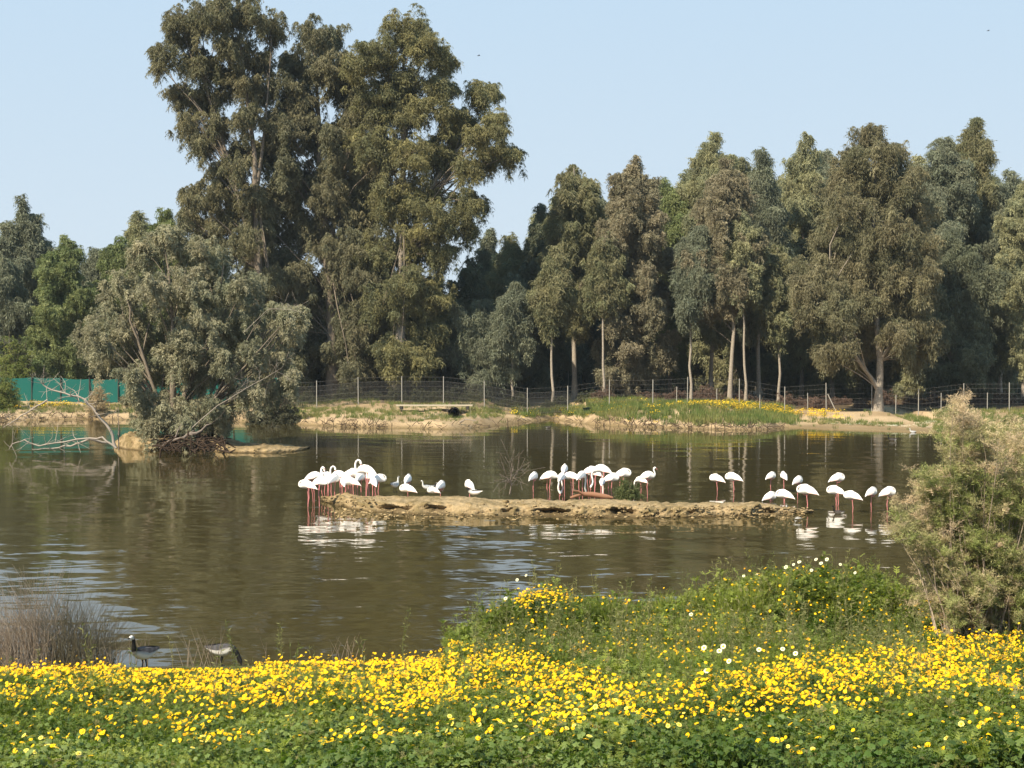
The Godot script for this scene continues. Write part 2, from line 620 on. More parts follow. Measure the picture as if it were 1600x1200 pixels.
func auto_tree(px: float, top_y: float, low_y: float, half_px: float, depth: float, tints: Array, label: String, called := "eucalyptus_tree", group := "eucalyptus trees of the wood behind the fence", o := {}) -> Node3D:
	var base := at(px, 600, depth)
	base.y = land(base.x, base.z) - 0.05
	var top := at(px, top_y, depth).y - base.y
	var low := maxf(at(px, low_y, depth).y - base.y, 0.6)
	var lean := R(-0.8, 0.8)
	base.x -= lean * 0.6
	var half := half_px * depth / FOCAL
	var macros := boughs(low, top, half * 1.05, lean)
	for m in spindle(low, lerpf(low, top, 0.88), half * 0.5, 1.0, lean):
		macros.append(m)
	return tree(called, label, "tree", group, base, macros, simple_trunk(top, lean, o.get("r", 0.24)), tints, o)

func clumps_from(list: Array, base: Vector3, depth: float, deep: float, again := true) -> Array:
	var out := []
	for q in list:
		var c := at(q[0], q[1], depth + R(-deep, deep) * 0.6) - base
		out.append([c, q[2] * depth / FOCAL])
		if again:
			c = at(q[0] + R(-14, 14), q[1] + R(-4, 16), depth + deep * R(0.5, 1.3)) - base
			out.append([c, q[2] * depth / FOCAL * 0.9])
			c = at(q[0] + R(-0.7, 0.7) * q[2], q[1] + R(-0.5, 0.7) * q[2], depth + R(-deep, deep)) - base
			out.append([c, q[2] * depth / FOCAL * R(0.55, 0.8)])
	return out

func trees() -> void:
	rng.seed = 101
	var k_ := 1.22
	var olive := [Color(0.088, 0.092, 0.048) * k_, Color(0.125, 0.112, 0.060) * k_]
	var grey := [Color(0.082, 0.092, 0.064) * k_, Color(0.118, 0.120, 0.080) * k_]
	var rust := [Color(0.100, 0.092, 0.058) * k_, Color(0.148, 0.124, 0.080) * k_]
	var green := [Color(0.070, 0.090, 0.036) * k_, Color(0.120, 0.130, 0.052) * k_]
	var pale := [Color(0.112, 0.118, 0.070) * k_, Color(0.165, 0.155, 0.082) * k_]
	var dark := [Color(0.075, 0.085, 0.054), Color(0.110, 0.114, 0.070)]
	# the great trees left of the middle
	var depth := 150.0
	var b := at(395, 600, depth)
	b.y = land(b.x, b.z)
	var list := [[330, 22, 46], [290, 45, 44], [372, 8, 46], [425, 32, 34], [262, 84, 26], [312, 95, 36], [368, 72, 40], [412, 92, 24], [283, 148, 28], [330, 148, 38], [384, 130, 36], [300, 190, 24], [345, 200, 34], [392, 178, 30], [312, 222, 20], [355, 112, 34], [385, 238, 40], [350, 268, 36], [330, 300, 30], [300, 302, 18], [292, 335, 20], [345, 330, 36], [392, 318, 44], [340, 378, 40], [400, 388, 48], [420, 450, 48], [395, 500, 46], [440, 540, 44], [410, 560, 36]]
	var trunks := [[[Vector3.ZERO, at(405, 450, depth) - b, at(398, 250, depth) - b, at(375, 60, depth) - b], 0.55], [[at(403, 420, depth) - b, at(360, 260, depth) - b, at(315, 120, depth) - b], 0.26], [[at(400, 300, depth) - b, at(415, 190, depth) - b, at(425, 60, depth) - b], 0.2]]
	tree("great_eucalyptus", "huge eucalyptus with an airy crown cut by the top of the picture", "tree", "great eucalyptus trees by the pond", b, clumps_from(list, b, depth, 3.5), trunks, [Color(0.092, 0.092, 0.052), Color(0.142, 0.124, 0.068)], {"density": 0.92})
	depth = 153.0
	b = at(520, 600, depth)
	b.y = land(b.x, b.z)
	list = [[490, 52, 34], [465, 100, 36], [512, 98, 40], [545, 135, 40], [475, 158, 42], [450, 212, 38], [500, 208, 48], [545, 225, 48], [470, 278, 50], [520, 300, 54], [562, 340, 50], [480, 358, 54], [532, 398, 54], [500, 458, 54], [552, 500, 50], [480, 528, 46], [530, 555, 42], [570, 430, 50], [460, 430, 46], [470, 580, 30], [560, 580, 30], [450, 145, 32], [438, 185, 32], [425, 240, 36], [562, 180, 38], [575, 250, 44], [585, 305, 46], [570, 150, 34], [545, 290, 46], [440, 300, 44], [420, 350, 46], [435, 410, 48], [590, 440, 46], [585, 520, 44], [450, 500, 44], [520, 60, 26]]
	trunks = [[[Vector3.ZERO, at(515, 430, depth) - b, at(500, 250, depth) - b, at(492, 70, depth) - b], 0.6], [[at(512, 400, depth) - b, at(540, 260, depth) - b, at(548, 140, depth) - b], 0.3]]
	tree("great_eucalyptus", "tall dark eucalyptus packed between the airy crown and the spreading crown", "tree", "great eucalyptus trees by the pond", b, clumps_from(list, b, depth, 4.0), trunks, [Color(0.094, 0.096, 0.058), Color(0.145, 0.128, 0.074)], {"density": 1.15})
	depth = 150.0
	b = at(622, 600, depth)
	b.y = land(b.x, b.z)
	list = [[632, 42, 38], [597, 78, 40], [660, 68, 36], [692, 92, 28], [560, 102, 36], [622, 120, 46], [680, 138, 32], [600, 160, 48], [650, 172, 42], [702, 176, 28], [752, 148, 30], [774, 186, 26], [722, 200, 40], [760, 238, 28], [792, 236, 20], [690, 240, 46], [640, 240, 48], [590, 230, 48], [728, 262, 28], [662, 300, 48], [610, 310, 50], [715, 312, 28], [745, 316, 15], [702, 350, 34], [652, 372, 48], [600, 390, 50], [690, 402, 28], [640, 440, 48], [682, 462, 28], [600, 470, 50], [650, 512, 44], [682, 522, 26], [612, 548, 42], [660, 562, 32], [620, 585, 26], [735, 355, 12]]
	trunks = [[[Vector3.ZERO, at(628, 470, depth) - b, at(630, 280, depth) - b, at(632, 60, depth) - b], 0.62], [[at(630, 400, depth) - b, at(680, 280, depth) - b, at(752, 190, depth) - b], 0.3], [[at(630, 300, depth) - b, at(632, 200, depth) - b, at(600, 100, depth) - b], 0.26], [[at(672, 300, depth) - b, at(720, 262, depth) - b, at(785, 240, depth) - b], 0.14]]
	tree("great_eucalyptus", "huge spreading eucalyptus with yellowish tips beside the open gap of sky", "tree", "great eucalyptus trees by the pond", b, clumps_from(list, b, depth, 4.0), trunks, [Color(0.088, 0.092, 0.048), Color(0.155, 0.138, 0.060)], {"density": 1.0, "bark": M.pale_bark})

	# the leaning tree on the islet
	rng.seed = 202
	depth = 98.0
	b = at(270, 690, depth)
	b.y = 0.35
	list = [[262, 372, 34], [225, 395, 34], [300, 385, 36], [340, 400, 34], [195, 440, 34], [240, 445, 42], [290, 445, 44], [345, 450, 42], [385, 440, 30], [165, 495, 32], [205, 505, 42], [255, 510, 46], [310, 515, 46], [365, 505, 44], [415, 490, 34], [450, 490, 20], [470, 487, 10], [170, 545, 28], [205, 565, 36], [255, 575, 42], [305, 580, 42], [355, 565, 40], [400, 545, 34], [215, 620, 30], [255, 632, 34], [300, 640, 34], [335, 632, 30], [220, 655, 20], [340, 655, 20], [280, 660, 24], [435, 560, 22], [455, 585, 14], [380, 610, 22], [405, 600, 14], [150, 520, 18], [330, 660, 16]]
	trunks = [[[Vector3(0, -0.3, 0), at(272, 600, depth) - b, at(268, 500, depth) - b, at(258, 385, depth) - b], 0.26], [[at(268, 672, depth) - b, at(300, 590, depth) - b, at(335, 500, depth) - b, at(350, 415, depth) - b], 0.17], [[at(266, 676, depth) - b, at(235, 590, depth) - b, at(205, 500, depth) - b, at(195, 450, depth) - b], 0.14], [[at(285, 690, depth - 1) - b, at(330, 625, depth - 1) - b, at(390, 580, depth - 2) - b, at(450, 500, depth - 1) - b], 0.06]]
	tree("islet_tree", "round greyish eucalyptus growing on the small islet in the pond", "tree", "", b, clumps_from(list, b, depth, 3.6), trunks, [Color(0.135, 0.138, 0.088), Color(0.225, 0.200, 0.130)], {"density": 1.15, "leaf": 0.72})

	# lower dark trees that fill the feet of the great ones
	rng.seed = 252
	for q in [[452, 395, "dark bushy tree at the feet of the airy great eucalyptus"], [505, 420, "dark bushy tree under the packed great eucalyptus"], [560, 410, "dark bushy tree just right of the packed great eucalyptus"], [612, 430, "dark bushy tree under the spreading great eucalyptus"], [668, 430, "dark bushy tree at the right foot of the spreading great eucalyptus"], [400, 410, "dark bushy tree behind the right side of the islet tree"]]:
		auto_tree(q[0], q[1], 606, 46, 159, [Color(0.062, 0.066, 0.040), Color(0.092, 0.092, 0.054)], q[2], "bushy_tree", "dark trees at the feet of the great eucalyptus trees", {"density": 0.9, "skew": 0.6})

	# left of it, beyond the green netting
	rng.seed = 303
	var left := "trees beyond the green netting"
	auto_tree(42, 305, 560, 42, 165, grey, "tall pointed grey-green tree at the far left edge", "eucalyptus_tree", left)
	auto_tree(8, 400, 580, 40, 158, grey, "grey-green tree cut by the left edge of the view, below the pointed one", "eucalyptus_tree", left)
	auto_tree(98, 368, 590, 46, 156, green, "dense round-topped green tree right of the tall pointed one", "eucalyptus_tree", left)
	auto_tree(150, 385, 590, 24, 168, grey, "slim grey tree between the round-topped tree and the islet tree", "eucalyptus_tree", left)
	auto_tree(190, 368, 590, 30, 160, green, "slim green tree with a thin tip just left of the islet tree", "eucalyptus_tree", left)
	auto_tree(222, 330, 590, 24, 166, pale, "wispy pale tree whose tip shows over the islet tree", "eucalyptus_tree", left)
	auto_tree(262, 326, 590, 44, 158, green, "bright green tree rising behind the crown of the islet tree", "eucalyptus_tree", left)
	auto_tree(318, 345, 590, 40, 163, olive, "olive tree between the islet tree and the great eucalyptus", "eucalyptus_tree", left)

	# the wood behind the fence, right of the gap
	rng.seed = 404
	auto_tree(728, 402, 590, 30, 165, dark, "low dark tree at the foot of the sky gap")
	auto_tree(763, 356, 585, 22, 172, grey, "slim grey-green tree with a rounded tip in the sky gap")
	auto_tree(803, 366, 590, 32, 168, pale, "pale yellowish tree right of the slim one in the sky gap")
	auto_tree(752, 470, 600, 52, 152, grey, "low drooping grey tree in front of the sky gap, by the fence")
	auto_tree(846, 320, 580, 26, 166, dark, "dark narrow tree at the left end of the tall wood")
	auto_tree(898, 252, 500, 52, 156, olive, "tall olive tree with a thin top, first of the tall wood", "eucalyptus_tree", "eucalyptus trees of the wood behind the fence", {"r": 0.3, "bark": M.pale_bark})
	auto_tree(866, 385, 500, 26, 149, olive, "slender tree with a bare pale trunk under the first tall olive tree", "eucalyptus_tree", "eucalyptus trees of the wood behind the fence", {"bark": M.pale_bark, "r": 0.16})
	auto_tree(987, 246, 590, 62, 152, rust, "reddish-brown tree drooping low to the fence", "eucalyptus_tree", "eucalyptus trees of the wood behind the fence", {"density": 1.1})
	auto_tree(1045, 278, 560, 40, 162, green, "green tree between the reddish-brown one and the tall pointed one")
	auto_tree(1112, 206, 510, 48, 160, pale, "tall pale green tree with a pointed crown near the middle of the wood", "eucalyptus_tree", "eucalyptus trees of the wood behind the fence", {"bark": M.pale_bark})
	auto_tree(1135, 250, 480, 64, 150, rust, "brown-tinted tree with a long bare white trunk", "eucalyptus_tree", "eucalyptus trees of the wood behind the fence", {"r": 0.24, "bark": M.pale_bark})
	auto_tree(1086, 350, 480, 26, 149, grey, "slender grey tree with a thin pale trunk left of the long bare white trunk", "eucalyptus_tree", "eucalyptus trees of the wood behind the fence", {"bark": M.pale_bark, "r": 0.15})
	auto_tree(1188, 236, 505, 38, 158, grey, "grey-green tree with two small tips right of the pointed one", "eucalyptus_tree", "eucalyptus trees of the wood behind the fence", {"bark": M.pale_bark})
	auto_tree(1255, 208, 570, 42, 164, pale, "tall wispy tree with see-through tips left of the broad tree", "eucalyptus_tree", "eucalyptus trees of the wood behind the fence", {"density": 0.7})
	auto_tree(1216, 380, 500, 28, 150, olive, "slender olive tree with a bare trunk under the wispy one", "eucalyptus_tree", "eucalyptus trees of the wood behind the fence", {"bark": M.pale_bark, "r": 0.16})
	auto_tree(1160, 330, 450, 24, 148, pale, "slender pale tree just right of the long bare white trunk", "eucalyptus_tree", "eucalyptus trees of the wood behind the fence", {"bark": M.pale_bark, "r": 0.15})
	auto_tree(945, 360, 470, 24, 149, olive, "slender tree with a bare trunk between the first olive tree and the reddish-brown one", "eucalyptus_tree", "eucalyptus trees of the wood behind the fence", {"bark": M.pale_bark, "r": 0.15})
	auto_tree(800, 440, 530, 24, 150, grey, "slender grey tree with a thin bare trunk in front of the pale yellowish one", "eucalyptus_tree", "eucalyptus trees of the wood behind the fence", {"bark": M.pale_bark, "r": 0.14})
	auto_tree(1300, 300, 580, 36, 162, olive, "olive tree tucked behind the left flank of the broad tree")
	auto_tree(1462, 214, 585, 58, 156, grey, "large grey-green tree just right of the broad forked tree")
	auto_tree(1516, 184, 580, 44, 160, olive, "tallest pointed tree near the right end of the wood")
	auto_tree(1490, 360, 600, 56, 149, dark, "dark shaded tree with low branches right of the forked trunk")
	auto_tree(1560, 282, 570, 40, 158, grey, "grey tree between the tallest tree and the right edge", "eucalyptus_tree", "eucalyptus trees of the wood behind the fence", {"bark": M.pale_bark})
	auto_tree(1606, 268, 560, 54, 152, pale, "pale tree cut by the right edge of the view", "eucalyptus_tree", "eucalyptus trees of the wood behind the fence", {"bark": M.pale_bark})
	# the broad forked tree in front of the fence
	depth = 136.0
	b = at(1372, 636, depth)
	b.y = land(b.x, b.z) - 0.05
	list = [[1362, 212, 26], [1335, 240, 30], [1385, 240, 34], [1310, 275, 24], [1360, 280, 42], [1410, 280, 36], [1320, 320, 40], [1375, 325, 46], [1425, 325, 38], [1300, 370, 38], [1350, 375, 46], [1405, 375, 44], [1445, 375, 28], [1285, 420, 38], [1335, 425, 46], [1390, 425, 46], [1440, 425, 36], [1258, 450, 22], [1270, 470, 32], [1320, 475, 44], [1375, 475, 46], [1425, 475, 38], [1300, 520, 34], [1350, 515, 40], [1400, 520, 40], [1440, 515, 26], [1290, 555, 22], [1330, 545, 24], [1420, 545, 22]]
	trunks = [[[Vector3.ZERO, at(1374, 560, depth) - b, at(1366, 430, depth) - b, at(1365, 240, depth) - b], 0.40], [[at(1371, 606, depth) - b, at(1342, 562, depth) - b, at(1310, 520, depth) - b, at(1295, 450, depth) - b], 0.2], [[at(1373, 566, depth) - b, at(1396, 530, depth) - b, at(1415, 470, depth) - b, at(1420, 400, depth) - b], 0.18]]
	tree("forked_eucalyptus", "broad eucalyptus with a pale forked trunk standing at the fence", "tree", "", b, clumps_from(list, b, depth, 3.2), trunks, [Color(0.098, 0.096, 0.054), Color(0.145, 0.125, 0.072)], {"density": 1.0, "bark": M.pale_bark, "limbs": M.pale_bark})

	# deeper in the wood: what closes the view between the trunks
	rng.seed = 505
	var deep := [[700, 470], [745, 450], [790, 430], [835, 400], [880, 350], [930, 330], [975, 340], [1020, 330], [1070, 300], [1110, 310], [1160, 300], [1205, 300], [1245, 300], [1290, 290], [1335, 300], [1385, 300], [1430, 280], [1475, 290], [1530, 300], [1575, 320], [1625, 320], [440, 470], [480, 440], [530, 430], [580, 430], [630, 430], [675, 460], [20, 450], [70, 450], [130, 460], [180, 460], [240, 450], [300, 450], [360, 460]]
	for q in deep.size():
		var e: Array = deep[q]
		auto_tree(e[0], e[1] + R(-10, 20) - (48.0 if e[0] > 850 else 0.0), 612, R(46, 62), R(166, 188), [pale, grey, olive, grey][q % 4], ("%s shaded tree from the sky gap, deep in the wood on the right" % nth(q) if q < 21 else ("%s shaded tree from the left, deep behind the great eucalyptus trees" % nth(q - 21) if q < 27 else "%s shaded tree from the left edge, deep behind the green netting" % nth(q - 27))), "shaded_tree", "shaded trees deep in the wood", {"density": 0.75, "leaf": 1.35, "skew": 0.6})

# ------------------------------------------------------------------ birds
func bird_mesh(rows: Array, m: Material) -> ArrayMesh:
	var b := Buf.new()
	b.body(rows, 14)
	return b.mesh(m)

func stick(pts: Array, rad: Array, m: Material, sides := 6) -> ArrayMesh:
	var b := Buf.new()
	b.tube(pts, rad, sides)
	return b.mesh(m)

var flamingo_bodies := {}
func flamingo_proto(pose: String) -> Dictionary:
	if flamingo_bodies.has(pose):
		return flamingo_bodies[pose]
	var w := Color(0.86, 0.82, 0.78)
	var p := Color(0.80, 0.60, 0.56)
	var y0 := 0.0 if pose != "sitting" else -0.62
	var rows := [[-0.42, 0.74, 0.006, 0.006, w, p], [-0.37, 0.78, 0.028, 0.035, w, p], [-0.28, 0.84, 0.075, 0.07, w, p], [-0.17, 0.90, 0.125, 0.105, w, p], [-0.04, 0.945, 0.160, 0.130, w, w], [0.08, 0.955, 0.172, 0.138, w, w], [0.18, 0.935, 0.155, 0.130, w, w], [0.26, 0.90, 0.115, 0.105, w, w], [0.315, 0.872, 0.07, 0.072, w, w]]
	var head := []
	var bill := []
	match pose:
		"asleep", "sitting":
			head = [[0.365, 0.89, 0.040, 0.042, w, w], [0.385, 0.95, 0.033, 0.034, w, w], [0.365, 1.03, 0.031, 0.031, w, w], [0.30, 1.085, 0.031, 0.031, w, w], [0.21, 1.115, 0.032, 0.032, w, w], [0.12, 1.125, 0.036, 0.034, w, w], [0.05, 1.115, 0.046, 0.038, w, w], [0.0, 1.10, 0.040, 0.034, w, w], [-0.03, 1.085, 0.012, 0.012, w, w]]
			bill = [Vector3(-0.02, 1.09, 0.02), Vector3(-0.07, 1.07, 0.03), Vector3(-0.11, 1.03, 0.03)]
		"preening":
			head = [[0.37, 0.90, 0.045, 0.045, w, w], [0.405, 0.97, 0.036, 0.036, w, w], [0.415, 1.07, 0.033, 0.033, w, w], [0.405, 1.17, 0.032, 0.032, w, w], [0.365, 1.255, 0.032, 0.032, w, w], [0.30, 1.29, 0.032, 0.032, w, w], [0.235, 1.265, 0.034, 0.034, w, w], [0.205, 1.20, 0.045, 0.038, w, w], [0.20, 1.15, 0.040, 0.034, w, w], [0.20, 1.12, 0.012, 0.012, w, w]]
			bill = [Vector3(0.20, 1.14, 0), Vector3(0.19, 1.08, 0), Vector3(0.16, 1.04, 0)]
		"feeding":
			head = [[0.37, 0.84, 0.050, 0.050, w, w], [0.415, 0.76, 0.038, 0.038, w, w], [0.42, 0.65, 0.033, 0.033, w, w], [0.395, 0.54, 0.032, 0.032, w, w], [0.375, 0.43, 0.032, 0.032, w, w], [0.39, 0.32, 0.033, 0.033, w, w], [0.43, 0.25, 0.046, 0.038, w, w], [0.46, 0.20, 0.042, 0.036, w, w], [0.47, 0.165, 0.012, 0.012, w, w]]
			bill = [Vector3(0.465, 0.185, 0), Vector3(0.475, 0.12, 0), Vector3(0.44, 0.08, 0)]
		"upright":
			head = [[0.36, 0.92, 0.05, 0.05, w, w], [0.385, 1.0, 0.038, 0.038, w, w], [0.36, 1.08, 0.033, 0.033, w, w], [0.325, 1.15, 0.033, 0.033, w, w], [0.33, 1.22, 0.036, 0.034, w, w], [0.365, 1.255, 0.044, 0.038, w, w], [0.405, 1.25, 0.038, 0.034, w, w], [0.43, 1.24, 0.012, 0.012, w, w]]
			bill = [Vector3(0.42, 1.24, 0), Vector3(0.47, 1.20, 0), Vector3(0.48, 1.15, 0)]
	rows.append_array(head)
	for r in rows:
		r[1] += y0
	for k in bill.size():
		bill[k] += Vector3(0, y0, 0)
	var wing := Buf.new()
	for s in [-1.0, 1.0]:
		# a folded wing: a shallow shell laid over the flank
		var first := wing.v.size()
		for a in 9:
			for c in 5:
				var u := a / 8.0
				var t := c / 4.0
				var x := lerpf(0.24, -0.36, u)
				var hh := lerpf(0.15, 0.03, u * u)
				var yy := lerpf(0.965, 0.80, u * u) + y0 - 0.01 + (0.5 - t) * hh * 1.5
				var bulge := sqrt(maxf(0.0, 1.0 - pow((t - 0.35) * 1.35, 2))) * sin(PI * clampf(u * 0.86 + 0.12, 0, 1))
				wing.vert(Vector3(x, yy, s * (0.02 + 0.132 * bulge)), Vector3(0, 0.35, s).normalized(), w.lerp(Color(0.80, 0.45, 0.42), ss(0.55, 1.0, t) * 0.8))
		for a in 8:
			for c in 4:
				var q := first + a * 5 + c
				wing.quad(q, q + 1, q + 6, q + 5)
	flamingo_bodies[pose] = {
		"body": bird_mesh(rows, M.feather), "wing": wing.mesh(M.feather),
		"bill": stick(bill, [0.026, 0.022, 0.006], M.bill),
		"leg": stick([Vector3(0.02, 0.86, 0), Vector3(0.01, 0.66, 0), Vector3(-0.02, 0.42, 0), Vector3(0.0, 0.2, 0), Vector3(0, -0.30, 0)], [0.026, 0.013, 0.017, 0.011, 0.011], M.pink_leg),
		"folded": stick([Vector3(0.02, 0.84, 0), Vector3(-0.02, 0.72, 0), Vector3(0.12, 0.74, 0.01), Vector3(0.20, 0.80, 0.01)], [0.026, 0.016, 0.013, 0.012], M.pink_leg),
	}
	return flamingo_bodies[pose]

# where its body is in the picture, how far away, which way it looks (degrees from the right, turning away), pose, legs
func flamingo(px: float, py: float, dist: float, turn: float, pose: String, legs: int, label: String, size := 1.0) -> void:
	var d := flamingo_proto(pose)
	size *= 0.98
	var c := at(px, py, dist)
	var mid := 0.95 if pose != "sitting" else 0.33
	var t := thing("flamingo", Vector3(c.x, c.y - mid * size, c.z), label, "flamingo", "white flamingos resting on and round the mud spit")
	t.rotation.y = deg_to_rad(turn)
	t.scale = Vector3.ONE * size
	var body := part(t, "body", d.body)
	part(body, "wing", d.wing)
	part(t, "bill", d.bill)
	if pose != "sitting":
		part(t, "leg", d.leg).position = Vector3(0.02, 0, 0.0 if legs == 1 else 0.06)
		if legs == 1:
			part(t, "folded_leg", d.folded).position.z = 0.05
		else:
			var l := part(t, "leg", d.leg)
			l.position = Vector3(-0.03, 0, -0.07)
			l.rotation.z = 0.07

func waterfowl(called: String, pos: Vector3, turn: float, pose: String, look: String, label: String, category: String, group: String, size := 1.0) -> void:
	var t := thing(called, pos, label, category, group)
	t.rotation.y = deg_to_rad(turn)
	t.scale = Vector3.ONE * size
	var k := Color(0.015, 0.014, 0.014)
	var back := Color(0.065, 0.062, 0.066)
	var belly := Color(0.78, 0.76, 0.72)
	var white := Color(0.80, 0.78, 0.74)
	var neck := k
	var face := white
	if look == "shelduck":
		back = white
		belly = Color(0.70, 0.66, 0.60)
		neck = Color(0.03, 0.03, 0.028)
		face = neck
	elif look == "pale":
		back = Color(0.35, 0.36, 0.38)
		belly = white
		neck = Color(0.6, 0.6, 0.58)
	elif look == "duck":
		back = Color(0.05, 0.045, 0.04)
		belly = Color(0.12, 0.1, 0.08)
		neck = k
		face = k
	var h := 0.30 if not pose in ["sitting", "floating"] else 0.13
	if pose == "floating":
		h = 0.06
	var rows := [[-0.33, h + 0.06, 0.008, 0.03, k, k], [-0.28, h + 0.055, 0.026, 0.05, k, white], [-0.20, h + 0.035, 0.07, 0.08, back, white], [-0.10, h + 0.02, 0.105, 0.105, back, belly], [0.02, h + 0.02, 0.125, 0.12, back, belly], [0.12, h + 0.04, 0.115, 0.112, back, belly], [0.19, h + 0.07, 0.085, 0.09, back.lerp(neck, 0.5), belly]]
	var bill := []
	match pose:
		"alert", "floating":
			rows.append_array([[0.235, h + 0.12, 0.058, 0.06, neck, neck], [0.25, h + 0.19, 0.040, 0.04, neck, neck], [0.25, h + 0.26, 0.032, 0.032, neck, neck], [0.252, h + 0.315, 0.032, 0.032, neck, neck], [0.272, h + 0.352, 0.040, 0.036, k, face], [0.30, h + 0.360, 0.040, 0.036, face.lerp(k, 0.3), face], [0.33, h + 0.352, 0.030, 0.028, face, face], [0.345, h + 0.348, 0.018, 0.018, face, face]])
			bill = [Vector3(0.34, h + 0.35, 0), Vector3(0.365, h + 0.343, 0), Vector3(0.385, h + 0.338, 0)]
		"grazing":
			rows.append_array([[0.25, h + 0.04, 0.06, 0.062, neck, neck], [0.30, h - 0.01, 0.046, 0.046, neck, neck], [0.34, h - 0.08, 0.042, 0.04, neck, neck], [0.37, h - 0.15, 0.046, 0.04, k, k], [0.39, h - 0.20, 0.038, 0.034, k, k], [0.40, h - 0.235, 0.018, 0.018, k, k]])
			bill = [Vector3(0.398, h - 0.23, 0), Vector3(0.405, h - 0.255, 0), Vector3(0.41, h - 0.27, 0)]
		"sitting":
			rows.append_array([[0.235, h + 0.11, 0.055, 0.058, neck, neck], [0.25, h + 0.15, 0.042, 0.042, neck, neck], [0.265, h + 0.185, 0.042, 0.040, neck, face], [0.30, h + 0.19, 0.036, 0.034, face, face], [0.32, h + 0.185, 0.018, 0.018, face, face]])
			bill = [Vector3(0.315, h + 0.185, 0), Vector3(0.34, h + 0.175, 0), Vector3(0.36, h + 0.17, 0)]
	part(t, "body", bird_mesh(rows, M.plumage))
	part(t, "bill", stick(bill, [0.016, 0.012, 0.006], M.black))
	var wing := Buf.new()
	for s in [-1.0, 1.0]:
		var first := wing.v.size()
		for a in 9:
			for c in 5:
				var u := a / 8.0
				var tt := c / 4.0
				var yy := h + 0.055 + (0.5 - tt) * lerpf(0.15, 0.03, u * u) + u * 0.03
				var bulge := sqrt(maxf(0.0, 1.0 - pow((tt - 0.4) * 1.3, 2))) * sin(PI * clampf(u * 0.8 + 0.16, 0, 1))
				var bar := 0.6 if a % 2 else 1.2
				var cc := Color(back.r * bar, back.g * bar, back.b * bar)
				if look == "shelduck":
					cc = white if tt > 0.4 else Color(0.02, 0.02, 0.02)
				wing.vert(Vector3(lerpf(0.16, -0.34, u), yy, s * (0.012 + 0.112 * bulge)), Vector3(0, 0.5, s).normalized(), cc)
		for a in 8:
			for c in 4:
				var q := first + a * 5 + c
				wing.quad(q, q + 1, q + 6, q + 5)
	part(t, "wing", wing.mesh(M.plumage))
	if not pose in ["sitting", "floating"]:
		for s in [-1.0, 1.0]:
			part(t, "leg", stick([Vector3(0.02, h - 0.04, s * 0.05), Vector3(0.0, h * 0.45, s * 0.05), Vector3(0.01 + s * 0.03, -0.02, s * 0.05)], [0.022, 0.012, 0.011], M.black))
			var f := Buf.new()
			f.tube([Vector3(0.0 + s * 0.03, 0.0, s * 0.05), Vector3(0.05 + s * 0.03, 0.005, s * 0.05), Vector3(0.09 + s * 0.03, 0.003, s * 0.05)], [0.012, 0.022, 0.012], 6)
			part(t, "foot", f.mesh(M.black))

